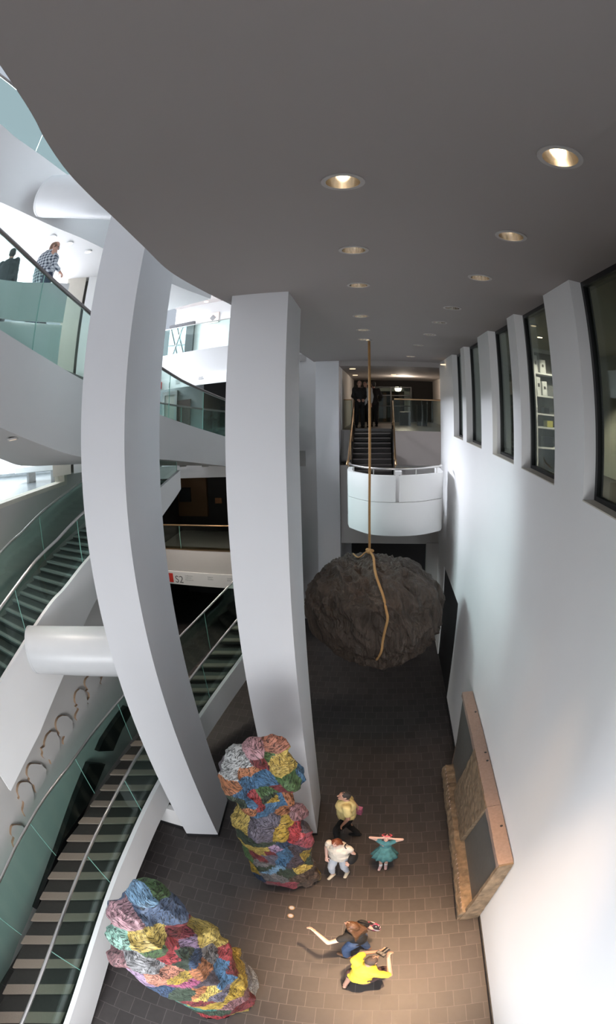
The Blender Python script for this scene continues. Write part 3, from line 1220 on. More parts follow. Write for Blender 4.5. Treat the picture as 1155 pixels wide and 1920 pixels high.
# room below the lobby: dark, closed at the back
g = G()
g.box(XLO0 - .2, XLO1, 21.8, 22, 0, ZL - 1)
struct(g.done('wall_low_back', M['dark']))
g = G()
g.box(XLO0, XLO1, YB + .1, YB + .35, 3.15, ZL - 1.05)
struct(g.done('wall_lintel', M['grey_wall']))
g = G()
g.box(1.5, 2.3, YB, YB + .3, 0, 3.2)
struct(g.done('wall_low_right', M['grey_wall']))

# glazed doors at the back of the lobby
t = thing('glazed_partition', 'dark-framed glazed doors at the back of the dim lobby', 'partition', (.5, 24.4, ZL))
zt_ = 8.45
xs = [-1.2, -.75, .1, .35, 1.05, 1.12, 1.75]
q = [aty(px, 740, 24.3).x for px in (642, 672, 703, 733, 771)]
g = G()
for x in q:
    g.box(x - .035, x + .035, 24.25, 24.35, ZL, zt_)
for z in (zt_ - .06, aty(700, 742, 24.3).z, aty(700, 762, 24.3).z):
    g.box(q[0], q[-1], 24.26, 24.34, z, z + .05)
g.done('frame', M['frame'], t)
g = G()
g.box(q[0], q[-1], 24.29, 24.31, ZL, zt_)
g.done('pane', M['glass_smoke'], t)
g = G()
g.box(q[4] - .32, q[4] - .04, 24.6, 24.7, ZL + .4, zt_)
g.box(q[0] + .05, q[0] + .25, 24.6, 24.7, ZL + .9, zt_)
g.box(q[0] + .05, q[4] - .04, 24.6, 24.7, zt_ - .22, zt_)
g.done('bright_wall', M['white'], t)
g = G()
for k in range(7):
    x = lerp(q[0] + .4, q[3] + .4, k / 6)
    g.box(x, x + .16, 24.5, 24.6, ZL, zt_ - .3)
g.done('slats', M['brown_wall'], t)
light('lobby_light', 'POINT', (1.0, 21.0, 8.5), 60, (1, .85, .7), shadow_soft_size=.2)
for k, (px, py) in enumerate([(661, 691), (666, 703), (738, 702), (757, 684), (832, 683)]):
    zc_ = ZC if k == 3 else 8.78
    q_ = atz(px, py, zc_)
    g = G()
    g.cyl((q_.x, q_.y), .10, .10, zc_ - .025, zc_ + .001, 16)
    tag(g.done('soffit_lamp', M['bulb_dim']), ['small lobby ceiling lamp nearest to the far column', 'small lobby ceiling lamp behind the one nearest to the far column', 'small lobby ceiling lamp above the middle of the glazed doors', 'small lobby ceiling lamp closest to the hall, right of the rope', 'small lobby ceiling lamp at the right-hand wall'][k], 'ceiling light', 'small lamps in the lobby ceiling')

balustrade('lobby_balustrade', 'straight glass balustrade with a bronze handrail at the lobby edge above the white balcony',
           [Vector((.44, YB + .08, ZL)), Vector((XR + .3, YB + .08, ZL))], .98, M['glass_smoke'], 1.5, .025, M['bronze'])
balustrade('lobby_balustrade', 'short glass balustrade at the lobby edge beside the far column',
           [Vector((-1.22, 17.3, ZL)), Vector((-.95, 17.3, ZL))], .98, M['glass_smoke'], 1.5, .02, M['bronze'])
q_ = aty(790, 775, 20)
for k, dx in enumerate((-.16, .06)):
    g = G()
    g.box(q_.x + dx, q_.x + dx + .17, 20, 20.35, ZL, ZL + .85)
    tag(g.done('litter_bin', M['frame'], bevel=.01), ['dark litter bin in the lobby, left one of the pair behind the glass', 'dark litter bin in the lobby, right one of the pair behind the glass'][k], 'bin', 'pair of dark bins in the lobby')
g = G()
g.box(q_.x - .85, q_.x - .40, 20.2, 20.7, ZL, ZL + .55)
tag(g.done('stool', M['frame'], bevel=.03), 'low dark seat in the lobby, left of the two dark bins', 'seat')
q_ = aty(811, 750, YB + .1)

# stair from the lobby down to the balcony, with solid sides and bronze rails
t = thing('balcony_stair', 'narrow dark stair coming down from the lobby to the white balcony', 'staircase', (-.3, 16, ZL))
NS = 11
for k in range(NS):
    y0 = lerp(17.4, 13.9, k / NS)
    y1 = lerp(17.4, 13.9, (k + 1) / NS)
    z = lerp(ZL, 5.05, (k + 1) / (NS + 1))
    g = G()
    g.box(-.84, .36, y1, y0, z - .5, z)
    tr = g.done('tread', M['tread_warm'], t)
    g = G()
    g.box(-.84, .36, y1 - .005, y1 + .03, z - .02, z + .004)
    g.done('nosing', M['rail_dark'], tr)
for x in (-.90, .40):
    g = G()
    g.extrude_poly([(x, 17.4, ZL - .75), (x, 13.9, 4.5), (x, 13.9, 5.3), (x, 17.4, ZL + .2)], (.06, 0, 0))
    g.done('stringer', M['dark'], t)
    g = G()
    g.tube([(x + .03, 17.6, ZL + .95), (x + .03, 17.4, ZL + .95), (x + .03, 14.0, 6.05), (x + .03, 13.4, 5.95)], .025, 8)
    g.done('handrail', M['bronze'], t, smooth=True)
    for u in (.05, .35, .65, .95):
        g = G()
        yy = lerp(17.4, 14.0, u)
        g.tube([(x + .03, yy, lerp(ZL + .2, 5.3, u)), (x + .03, yy, lerp(ZL + .95, 6.05, u))], .012, 6)
        g.done('baluster', M['bronze'], t)

# balcony
t = thing('balcony', 'white curved balcony hanging below the lobby above the dark boulder', 'balcony', (.4, 13, 4.3))
NB = 25
cur = [(650, 890), (690, 893), (740, 894), (790, 887), (833, 877)]
botc = [(650, 990), (690, 1005), (740, 1010), (790, 1003), (832, 975)]
dist = [13.0, 12.25, 12.05, 12.2, 12.7]
tc_ = catmull([aty(x, y, d) for (x, y), d in zip(cur, dist)], 6)
bc_ = catmull([aty(x, y, d) for (x, y), d in zip(botc, dist)], 6)
zt_b = sum(p.z for p in tc_) / len(tc_)
zb_b = sum(p.z for p in bc_) / len(bc_)
plan = [Vector((p.x, p.y, 0)) for p in tc_]
plan[0].y, plan[-1].y = 13.3, 12.9
plan = [Vector((plan[0].x, 13.9, 0))] + plan + [Vector((plan[-1].x, 13.9, 0))]
thk = offset(plan, .12)
zmid = lerp(zb_b, zt_b, .56)
g = G()
g.loft([[V3(p, zb_b), V3(p, zmid), V3(q, zmid), V3(q, zb_b)] for p, q in zip(plan, thk)])
smooth_shade(g.done('lower_panel', M['white'], t))
slot = [i for i, p in enumerate(plan) if p.x < .41]
i_s = len(slot)
for sl in (list(range(0, i_s)), list(range(i_s, len(plan)))):
    g = G()
    pp = [plan[i].copy() for i in sl]
    qq = [thk[i].copy() for i in sl]
    if sl[0] == 0:
        f = (.39 - pp[-1].x) / max(plan[sl[-1] + 1].x - pp[-1].x, 1e-6)
        pp.append(plan[sl[-1]].lerp(plan[sl[-1] + 1], f)); qq.append(thk[sl[-1]].lerp(thk[sl[-1] + 1], f))
    else:
        f = (.49 - plan[sl[0] - 1].x) / max(plan[sl[0]].x - plan[sl[0] - 1].x, 1e-6)
        pp.insert(0, plan[sl[0] - 1].lerp(plan[sl[0]], f)); qq.insert(0, thk[sl[0] - 1].lerp(thk[sl[0]], f))
    g.loft([[V3(p, zmid + .012), V3(p, zt_b), V3(q, zt_b), V3(q, zmid + .012)] for p, q in zip(pp, qq)])
    smooth_shade(g.done('upper_panel', M['white'], t))
g = G()
ins = offset(plan, .10)
g.prism([(p.x, p.y) for p in ins], zb_b + .02, zb_b + .35)
g.done('deck', M['white'], t)
g = G()
g.box(.36, .54, 12.35, 12.6, zb_b + .35, zt_b + .06)
g.done('inner_post', M['white'], t)
g = G()
rl = [V3(p, zt_b + .16) for p in offset(plan[1:-1], .06)]
g.tube(rl, .028, 8)
hr = g.done('handrail', M['steel'], t, smooth=True)
for i in range(2, len(rl), 5):
    g = G()
    g.tube([rl[i], V3(rl[i], zt_b - .02)], .012, 6)
    g.done('rail_bracket', M['steel'], hr)

# ================================================================== WORKS IN THE HALL
from mathutils import noise
from mathutils.bvhtree import BVHTree
from mathutils.kdtree import KDTree


def patch_mat(name):
    m, nt, b = new_mat(name)
    at = nt.nodes.new('ShaderNodeAttribute')
    at.attribute_name = 'patch'
    an = nt.nodes.new('ShaderNodeAttribute')
    an.attribute_name = 'turn'
    tc = nt.nodes.new('ShaderNodeTexCoord')
    ax = nt.nodes.new('ShaderNodeVectorMath')
    ax.operation = 'SUBTRACT'
    ax.inputs[1].default_value = (.5, .5, .5)
    nt.links.new(an.outputs['Color'], ax.inputs[0])
    vr = nt.nodes.new('ShaderNodeVectorRotate')
    vr.rotation_type = 'AXIS_ANGLE'
    ml = nt.nodes.new('ShaderNodeMath')
    ml.operation = 'MULTIPLY'
    ml.inputs[1].default_value = 9.0
    nt.links.new(an.outputs['Fac'], ml.inputs[0])
    nt.links.new(tc.outputs['Object'], vr.inputs['Vector'])
    nt.links.new(ax.outputs[0], vr.inputs['Axis'])
    nt.links.new(ml.outputs[0], vr.inputs['Angle'])
    mp = nt.nodes.new('ShaderNodeMapping')
    mp.inputs['Scale'].default_value = (52, 8, 8)
    nt.links.new(vr.outputs[0], mp.inputs['Vector'])
    n = nt.nodes.new('ShaderNodeTexNoise')
    n.inputs['Scale'].default_value = 1.0
    n.inputs['Detail'].default_value = 3
    n.inputs['Distortion'].default_value = .8
    nt.links.new(mp.outputs[0], n.inputs['Vector'])
    # thin dark strokes where the noise crosses its middle value
    sb = nt.nodes.new('ShaderNodeMath')
    sb.operation = 'SUBTRACT'
    sb.inputs[1].default_value = .5
    nt.links.new(n.outputs['Fac'], sb.inputs[0])
    ab = nt.nodes.new('ShaderNodeMath')
    ab.operation = 'ABSOLUTE'
    nt.links.new(sb.outputs[0], ab.inputs[0])
    mr = nt.nodes.new('ShaderNodeMapRange')
    mr.inputs['From Min'].default_value = .010
    mr.inputs['From Max'].default_value = .055
    mr.inputs['To Min'].default_value = .10
    mr.inputs['To Max'].default_value = 1.0
    nt.links.new(ab.outputs[0], mr.inputs['Value'])
    n2 = nt.nodes.new('ShaderNodeTexNoise')
    n2.inputs['Scale'].default_value = 9
    n2.inputs['Detail'].default_value = 5
    nt.links.new(tc.outputs['Object'], n2.inputs['Vector'])
    m2 = nt.nodes.new('ShaderNodeMapRange')
    m2.inputs['To Min'].default_value = .55
    m2.inputs['To Max'].default_value = 1.35
    nt.links.new(n2.outputs['Fac'], m2.inputs['Value'])
    pr = nt.nodes.new('ShaderNodeMath')
    pr.operation = 'MULTIPLY'
    nt.links.new(mr.outputs[0], pr.inputs[0])
    nt.links.new(m2.outputs[0], pr.inputs[1])
    sc = nt.nodes.new('ShaderNodeVectorMath')
    sc.operation = 'SCALE'
    nt.links.new(at.outputs['Color'], sc.inputs[0])
    nt.links.new(pr.outputs[0], sc.inputs['Scale'])
    nt.links.new(sc.outputs[0], b.inputs['Base Color'])
    b.inputs['Roughness'].default_value = .55
    bp = nt.nodes.new('ShaderNodeBump')
    bp.inputs['Strength'].default_value = .6
    bp.inputs['Distance'].default_value = .012
    nt.links.new(mr.outputs[0], bp.inputs['Height'])
    nt.links.new(bp.outputs[0], b.inputs['Normal'])
    return m


PAL = dict(pink=(.58, .32, .36), salmon=(.55, .22, .14), yellow=(.66, .48, .10), ochre=(.50, .33, .03), white=(.60, .62, .62), orange=(.52, .19, .07),
           maroon=(.22, .02, .025), red=(.46, .04, .05), green=(.07, .16, .04), dgreen=(.03, .06, .03), blue=(.06, .19, .36), sky=(.20, .38, .56), navy=(.02, .06, .14),
           purple=(.16, .14, .19), lilac=(.36, .24, .38), dpurple=(.08, .06, .08), grey=(.20, .19, .19), lgrey=(.34, .34, .35), brown=(.13, .085, .06), mint=(.26, .50, .40),
           crimson=(.42, .07, .10), magenta=(.46, .10, .22), rose=(.30, .14, .15), teal=(.06, .22, .17), slate=(.10, .16, .28))


def patchwork(name, label, P, blobs, seeds, voxel, seed, BS=1.0, core=()):
    g = G()
    rings = []
    C0, C1 = P(*core[0][0]), P(*core[0][1])
    for (l, r, dp) in core:
        L_, R_ = P(*l), P(*r)
        c, u = (L_ + R_) / 2, (R_ - L_) / 2
        n = u.cross(Vector((0, 0, 1))).normalized() * u.length * dp
        rings.append([c + u * math.cos(2 * PI * k / 28) * .97 + n * math.sin(2 * PI * k / 28) for k in range(28)])
    g.loft(rings)
    for b in blobs:
        zx, zy, r = b[:3]
        off = b[3] if len(b) > 3 else 0
        c = P(zx, zy, off)
        g.ell(c, (r, r, r * 1.25), Quaternion((0, 0, 1), .3))
    rnd = random.Random(seed)
    # flat cut planes give the faceted, crumpled look
    sites = []

    ob = remesh(g, name, patch_mat(name + '_bronze'), voxel, smooth=6)
    # crumpled flat facets: a coarse reduction, then fine again so that patches keep clean borders
    dc = ob.modifiers.new('d', 'DECIMATE')
    dc.ratio = 1300 / (2 * len(ob.data.polygons))
    sb = ob.modifiers.new('s', 'SUBSURF')
    sb.subdivision_type = 'SIMPLE'
    sb.levels = sb.render_levels = 3
    dgp = bpy.context.evaluated_depsgraph_get()
    dgp.update()
    me = bpy.data.meshes.new_from_object(ob.evaluated_get(dgp))
    ob.modifiers.clear()
    ob.data = me
    me.name = name
    no = [v.normal.copy() for v in me.vertices]
    co = [v.co.copy() for v in me.vertices]
    flat = []
    for c, n in zip(co, no):
        f = noise.ridged_multi_fractal(Vector((c.x * 2.4, c.y * 2.4, c.z * 1.5 + c.x)), .9, 2.1, 3, 1.0, 2.0)
        c = c + n * (.062 * (f - 1.15)) + n * (.012 * noise.noise(c * 11.0))
        c.z = max(c.z, 0)
        flat.extend(c)
    me.vertices.foreach_set('co', flat)
    me.update()
    for p in me.polygons:
        p.use_smooth = True
    bv = BVHTree.FromPolygons([v.co.copy() for v in me.vertices], [tuple(p.vertices) for p in me.polygons])
    grey = Vector((.16, .15, .15))
    S3 = []
    for zx, zy, cn in seeds:
        d = (P(zx, zy, 0) - O).normalized()
        h = bv.ray_cast(O, d)
        if h[0] is not None:
            S3.append((h[0], Vector(PAL[cn]).lerp(grey, .15) * .82))
    names = list(PAL)
    for k in range(80):
        v = me.vertices[rnd.randrange(len(me.vertices))]
        if min((v.co - s[0]).length for s in S3) > .34:
            S3.append((v.co.copy(), Vector(PAL[rnd.choice(names)]).lerp(grey, .15) * .82))
    turn = [(rnd.random(), rnd.random(), rnd.random(), 1) for _ in S3]
    kd = KDTree(len(S3))
    for i, s_ in enumerate(S3):
        kd.insert(s_[0], i)
    kd.balance()
    ca = me.color_attributes.new('patch', 'FLOAT_COLOR', 'CORNER')
    ta = me.color_attributes.new('turn', 'FLOAT_COLOR', 'CORNER')
    fa, ft = [], []
    for p in me.polygons:
        c = p.center
        w = Vector((noise.noise(c * 3), noise.noise(c * 3 + Vector((9, 0, 0))), noise.noise(c * 3 + Vector((0, 9, 0))))) * .09
        i = kd.find(c + w)[1]
        for _ in p.loop_indices:
            fa.extend((*S3[i][1], 1))
            ft.extend(turn[i])
    ca.data.foreach_set('color', fa)
    ta.data.foreach_set('color', ft)
    tag(ob, label, 'sculpture')
    return ob


def sheet(ox, oy, sc, base, normal):
    base, normal = Vector(base), Vector(normal).normalized()

    def P(zx, zy, off=0.0):
        d = ray(ox + zx / sc, oy + zy / sc)
        return O + d * ((base - normal * off - O).dot(normal) / d.dot(normal))
    return P


PA = sheet(410, 1360, 5.5, (-1.52, 4.02, 0), (-.34, .94, 0))
A_blobs = [(600, 220, .17, .06), (400, 290, .20, .06), (270, 390, .24, .04), (200, 490, .22, .04), (740, 480, .2, .0), (650, 400, .22, .12), (180, 560, .20, .14), (160, 680, .17, .20), (330, 830, .17, .26), (420, 850, .14, .30), (700, 560, .17, .14), (560, 790, .14, .26), (680, 760, .13, .20),
           (420, 1050, .30, .16), (620, 1080, .26, .16), (230, 1000, .16, .10), (800, 900, .15, .1), (860, 1180, .19, .16), (840, 1080, .17, .1), (450, 1270, .22, .14), (560, 1380, .22, .16), (850, 1400, .20, .12), (620, 1580, .20, .14), (500, 1540, .16, .12), (930, 1540, .20, .10), (900, 1590, .18, .12), (970, 1600, .14), (690, 1600, .17, .14)]
A_seeds = [(370, 280, 'pink'), (400, 210, 'pink'), (560, 160, 'salmon'), (640, 220, 'salmon'), (540, 240, 'salmon'), (650, 400, 'yellow'), (720, 330, 'yellow'), (600, 360, 'yellow'), (240, 380, 'white'), (170, 520, 'white'),
           (300, 430, 'white'), (250, 520, 'orange'), (150, 650, 'orange'), (330, 460, 'orange'), (420, 400, 'maroon'), (510, 300, 'green'), (300, 620, 'blue'), (430, 520, 'blue'), (520, 570, 'blue'), (250, 720, 'blue'), (320, 780, 'blue'),
           (680, 580, 'green'), (730, 600, 'green'), (470, 700, 'green'), (500, 760, 'dgreen'), (370, 740, 'red'), (430, 850, 'red'), (610, 640, 'maroon'), (300, 870, 'orange'), (210, 800, 'dgreen'), (560, 800, 'ochre'), (560, 850, 'blue'), (440, 910, 'blue'), (640, 790, 'blue'),
           (230, 900, 'yellow'), (200, 1040, 'yellow'), (450, 1020, 'purple'), (350, 1090, 'purple'), (560, 980, 'purple'), (500, 1140, 'purple'), (700, 980, 'ochre'), (640, 1140, 'ochre'), (690, 780, 'orange'), (690, 850, 'orange'), (780, 830, 'pink'), (820, 920, 'rose'),
           (820, 1070, 'red'), (900, 1190, 'crimson'), (810, 1170, 'red'), (890, 1060, 'dpurple'), (280, 1190, 'dgreen'), (450, 1230, 'dgreen'), (380, 1290, 'yellow'), (480, 1280, 'yellow'), (420, 1370, 'maroon'), (520, 1310, 'maroon'), (300, 1340, 'green'), (560, 1370, 'purple'), (600, 1290, 'lilac'),
           (640, 1390, 'blue'), (700, 1220, 'navy'), (540, 1500, 'sky'), (690, 1320, 'blue'), (780, 1270, 'dpurple'), (800, 1420, 'dpurple'), (910, 1330, 'ochre'), (860, 1490, 'yellow'), (950, 1370, 'dgreen'), (340, 1450, 'ochre'), (480, 1480, 'dgreen'), (420, 1420, 'grey'), (580, 1580, 'grey'), (700, 1530, 'dgreen'),
           (650, 1650, 'crimson'), (730, 1660, 'crimson'), (560, 1640, 'rose'), (390, 1570, 'navy'), (950, 1530, 'brown'), (980, 1640, 'brown'), (900, 1640, 'brown'), (880, 1560, 'brown')]
patchwork('patchwork_sculpture', 'tall upright patchwork-coloured sculpture standing in front of the middle column', PA, A_blobs, A_seeds, .030, 3, .74, [((535, 150), (655, 150), .8), ((420, 215), (725, 215), .8), ((300, 310), (755, 300), .75), ((215, 420), (768, 400), .7), ((140, 530), (772, 500), .68), ((95, 640), (755, 600), .65), ((110, 740), (705, 690), .68), ((185, 840), (715, 800), .75),
          ((165, 930), (840, 880), .72), ((150, 1030), (885, 990), .75), ((165, 1100), (915, 1080), .75), ((215, 1180), (950, 1160), .72), ((245, 1270), (955, 1250), .72), ((265, 1370), (970, 1340), .7), ((320, 1470), (1010, 1430), .68), ((380, 1560), (1050, 1520), .62)])

b1_, b2_ = atz(478, 1845, 0), atz(378, 1912, 0)
dB = (b1_ - b2_).normalized()
PB = sheet(203, 1644, 3.983, (b1_ + b2_) / 2 + Vector((dB.y, -dB.x, 0)) * -.12, (-dB.y, dB.x, 0))
B_blobs = [(330, 160, .20, .08), (410, 230, .22, .08), (160, 300, .19, .10), (110, 440, .15, .1), (300, 450, .24, .14), (230, 590, .22, .14), (100, 600, .14, .06), (390, 560, .2, .12), (330, 700, .2, .12), (580, 420, .16, .1), (520, 560, .22, .16),
           (700, 420, .18, .1), (780, 520, .2, .12), (460, 740, .2, .1), (620, 680, .22, .1), (820, 640, .2, .12), (600, 820, .2, .08), (880, 720, .2, .1), (980, 740, .17, .08), (700, 920, .18, .06), (860, 860, .2, .08), (950, 840, .17, .06), (955, 565, .09, .04), (972, 548, .06, .04)]
B_seeds = [(250, 130, 'sky'), (320, 180, 'sky'), (380, 80, 'green'), (420, 220, 'slate'), (340, 280, 'slate'), (480, 280, 'slate'), (150, 290, 'pink'), (110, 350, 'pink'), (90, 430, 'mint'), (60, 520, 'mint'), (220, 430, 'yellow'), (380, 460, 'yellow'), (300, 500, 'yellow'),
           (370, 570, 'green'), (260, 640, 'lgrey'), (180, 580, 'lgrey'), (340, 680, 'lgrey'), (80, 590, 'rose'), (480, 520, 'red'), (500, 400, 'maroon'), (450, 610, 'red'), (580, 390, 'crimson'), (580, 560, 'dgreen'), (540, 650, 'dgreen'), (680, 370, 'yellow'), (740, 420, 'yellow'), (820, 480, 'yellow'),
           (780, 570, 'grey'), (830, 690, 'blue'), (860, 760, 'blue'), (930, 690, 'maroon'), (890, 570, 'red'), (960, 600, 'ochre'), (1000, 800, 'ochre'), (940, 850, 'ochre'), (1060, 700, 'grey'), (1020, 640, 'grey'), (330, 780, 'salmon'), (450, 700, 'salmon'), (400, 850, 'navy'), (530, 770, 'ochre'),
           (600, 800, 'magenta'), (580, 860, 'dgreen'), (680, 1000, 'teal'), (710, 700, 'orange'), (660, 860, 'orange'), (850, 890, 'purple'), (740, 860, 'yellow'), (770, 960, 'ochre'), (800, 1010, 'dgreen'), (720, 940, 'maroon'), (950, 950, 'rose'), (980, 520, 'orange'), (230, 760, 'lilac'), (640, 620, 'navy'), (780, 800, 'dpurple'), (640, 480, 'lilac')]
patchwork('patchwork_sculpture', 'patchwork-coloured sculpture leaning over beside the staircase, at the lower left', PB, B_blobs, B_seeds, .030, 5, .74, [((230, 100), (400, 95), .8), ((150, 170), (445, 140), .8), ((95, 260), (510, 230), .75), ((60, 360), (555, 300), .7), ((40, 470), (640, 310), .66), ((45, 600), (755, 360), .62), ((100, 690), (845, 430), .62), ((200, 750), (925, 520), .62),
          ((300, 820), (1000, 600), .62), ((430, 870), (1060, 670), .62), ((530, 930), (1090, 750), .6), ((640, 1000), (1070, 830), .6), ((720, 1050), (1000, 930), .55)])

# ---- suspended boulder
def boulder_mat():
    m = paint('dark_boulder_skin', (.075, .054, .041), .6, noise=.5, scale=4)
    nt = m.node_tree
    b = nt.nodes['Principled BSDF']
    tc = nt.nodes.new('ShaderNodeTexCoord')
    mp = nt.nodes.new('ShaderNodeMapping')
    mp.inputs['Rotation'].default_value = (0, math.radians(-28), 0)
    mp.inputs['Scale'].default_value = (7, 7, 1.5)
    n = nt.nodes.new('ShaderNodeTexNoise')
    n.inputs['Scale'].default_value = 1.0
    n.inputs['Detail'].default_value = 8
    n.inputs['Distortion'].default_value = 1.2
    nt.links.new(tc.outputs['Object'], mp.inputs['Vector'])
    nt.links.new(mp.outputs[0], n.inputs['Vector'])
    bp = nt.nodes.new('ShaderNodeBump')
    bp.inputs['Strength'].default_value = 1.0
    bp.inputs['Distance'].default_value = .22
    nt.links.new(n.outputs['Fac'], bp.inputs['Height'])
    nt.links.new(bp.outputs[0], b.inputs['Normal'])
    return m


bm = bmesh.new()
bmesh.ops.create_icosphere(bm, subdivisions=7, radius=1.0)
bc = Vector((-.09, 10.1, 3.33))
for v in bm.verts:
    p = v.co.copy()
    e = Vector((p.x * 1.42, p.y * 1.30, p.z * (1.12 if p.z > 0 else 1.36)))
    # slope of the mass: heavier to the right below, shoulder at the left
    e.x += .10 * p.z * -1.0 * (1 - abs(p.x))
    e += p * (.10 * noise.noise(p * 1.3 + Vector((3, 1, 2))))
    th_ = math.atan2(p.y, p.x)
    flow = Vector((p.x * 7 + p.z * 3.4, p.y * 7, p.z * 1.3 - p.x * .6))
    flow += Vector((noise.noise(p * 2.2), 0, noise.noise(p * 2.2 + Vector((5, 0, 0))))) * 1.1
    f = noise.ridged_multi_fractal(flow * .52, 1.0, 2.1, 3, 1.0, 2.0)
    e += p * (.13 * (f - 1.1))
    e += p * (.06 * noise.noise(p * 3.2))
    v.co = bc + e
me = bpy.data.meshes.new('boulder')
bm.to_mesh(me)
bm.free()
for p in me.polygons:
    p.use_smooth = True
me.materials.append(boulder_mat())
boulder = bpy.data.objects.new('boulder', me)
COL.objects.link(boulder)
tag(boulder, 'huge dark brown wrinkled boulder hanging on a rope above the hall floor', 'sculpture')
bvh = BVHTree.FromPolygons([v.co.copy() for v in me.vertices], [tuple(p.vertices) for p in me.polygons])


def on_boulder(px, py, lift=.03):
    d = ray(px, py)
    h = bvh.ray_cast(O, d)
    if h[0] is None:
        h = bvh.find_nearest(O + d * 10.6)
    return h[0] + h[1] * lift


M['rope'] = paint('tan_rope', (.40, .22, .085), .8, noise=.35, scale=60)
t = thing('rope', 'long tan rope from the ceiling down to the dark boulder and around it', 'rope', (-.2, 10.3, ZC))
top = on_boulder(693, 1036, .03)
rt = atz(692, 637, ZC)
g = G()
g.tube([rt, rt.lerp(top, .5), Vector((top.x, top.y, top.z))], .026, 10)
g.done('hanging_line', M['rope'], t, smooth=True)
g = G()
g.tube(catmull([top + Vector((0, -.06, .02))] + [on_boulder(x, y, .06) for x, y in ((698, 1048), (706, 1072), (713, 1095), (720, 1120), (724, 1140), (725, 1160), (723, 1180), (719, 1200), (712, 1218), (703, 1234))], 5), .026, 10)
g.done('sling', M['rope'], t, smooth=True)
g = G()
for dx, dz, r in ((0, .02, .07), (-.04, .05, .045), (.05, .03, .045)):
    g.ell(top + Vector((dx, -.02, dz)), (r, r, r * .8))
kn = g.done('knot', M['rope'], t, smooth=True)
g = G()
g.tube(catmull([top + Vector((0, 0, .03)), on_boulder(684, 1034, .05), on_boulder(672, 1036, .04), on_boulder(664, 1040, .03)], 4), .016, 8)
g.done('loose_end', M['rope'], t, smooth=True)
g = G()
g.cyl((rt.x, rt.y), .07, .05, ZC - .03, ZC, 20)
g.done('ceiling_plate', M['ring'], t)

# ---- stone slab against the right wall
M['stone_cut'] = paint('pinkish_sawn_stone', (.34, .245, .20), .75, noise=.22, scale=22, bump=.3)
M['stone_rough'] = paint('rough_ochre_stone', (.225, .160, .10), .85, noise=.85, scale=8, bump=1.0)
M['stone_grey'] = paint('smooth_grey_stone', (.13, .125, .115), .5, noise=.15, scale=9)
ST = sheet(820, 1290, 4.68, (1.60, 5, 0), (1, 0, 0))


def rough(o, amt, cuts, sc=6, axis=None):
    bm = bmesh.new()
    bm.from_mesh(o.data)
    bmesh.ops.triangulate(bm, faces=bm.faces[:])
    for _ in range(cuts):
        bmesh.ops.subdivide_edges(bm, edges=[e for e in bm.edges if e.calc_length() > .07], cuts=1)
        bmesh.ops.triangulate(bm, faces=bm.faces[:])
    for v in bm.verts:
        n = noise.noise_vector(v.co * sc) * amt + noise.noise_vector(v.co * sc * 3) * amt * .5
        if axis:
            n = Vector((n.x * axis[0], n.y * axis[1], n.z * axis[2]))
        v.co += n
        v.co.x = min(v.co.x, XR - .012)
        v.co.z = max(v.co.z, 0.003)
    bm.to_mesh(o.data)
    bm.free()
    return o


t = thing('stone_slab', 'long pinkish stone slab standing against the right wall, with grey cut faces', 'sculpture', (1.6, 5.2, 0))
ZT = 2.27
yn0, yn1 = 2.97, 8.05
q = lambda zx, zy: ST(zx, zy)
grey_far = [q(252, 68), q(342, 372), q(192, 668), q(150, 395)]
grey_near = [q(457, 930), q(550, 1560), q(283, 1768), q(262, 1312)]
mid_top0, mid_top1 = q(342, 372), q(450, 925)
# backing block with the sawn top
g = G()
g.box(1.74, XR - .012, yn0 + .03, 7.95, .02, ZT)
rough(g.done('backing', M['stone_cut'], t), .008, 5)
# standing middle panel, rough face
yA, yB, yC, yD = mid_top1.y, mid_top0.y, q(195, 668).y, q(205, 1295).y
g = G()
g.extrude_poly([(1.645, yA, ZT - .004), (1.645, yB, ZT - .004), (1.615, yC, .42), (1.615, yD, .42)], (.12, 0, 0))
rough(g.done('rough_panel', M['stone_rough'], t), .016, 5, axis=(1, .3, .3))
# sawn top strip of near and far ends
for nm_, y0, y1, x0 in (('top_strip', yn0 + .02, yA - .004, 1.655), ('top_strip', yA + .004, 7.97, 1.655)):
    g = G()
    g.box(x0, XR - .012, y0, y1, ZT - .10, ZT + .012)
    rough(g.done(nm_, M['stone_cut'], t), .006, 4)
# grey cut faces
for y0, y1, z0 in ((yn0 + .05, yA + .05, .30), (yC - .1, 7.93, .30)):
    g = G()
    if y0 < 4:
        g.extrude_poly([(1.70, y0, z0), (1.675, y0, ZT - .02), (1.675, yA, ZT - .02), (1.70, yD, z0)], (.06, 0, 0))
    else:
        g.extrude_poly([(1.70, yC, z0), (1.675, yB, ZT - .02), (1.675, 7.93, ZT - .02), (1.70, 7.6, z0)], (.06, 0, 0))
    f = g.done('grey_face', M['stone_grey'], t)
    f['label'] = 'smooth grey cut face'
# projecting rough ledge along the bottom with a row of drill marks
g = G()
g.loft([[(1.50, y, .0), (1.47, y, .28), (1.52, y, .43), (1.74, y, .44), (1.74, y, .0)] for y in [lerp(yn0, 7.55, k / 12) for k in range(13)]])
lg = rough(g.done('ledge', M['stone_rough'], t), .020, 4)
for k in range(34):
    if 12 <= k <= 21:
        continue
    y = lerp(yn0 + .12, 7.4, k / 33)
    g = G()
    g.limb((1.515, y, .44), (1.515, y, .33), .013, .011, 8)
    g.done('drill_mark', M['stone_cut'], t, smooth=True)
for px, py in ((347, 208), (450, 562), (456, 635), (562, 1210)):
    h_ = atz(820 + px / 4.68, 1290 + py / 4.68, ZT + .012)
    g = G()
    g.cyl((max(min(h_.x, 1.82), 1.70), h_.y), .022, .022, ZT - .02, ZT + .018, 12)
    o = g.done('drilled_hole', M['base'], t)
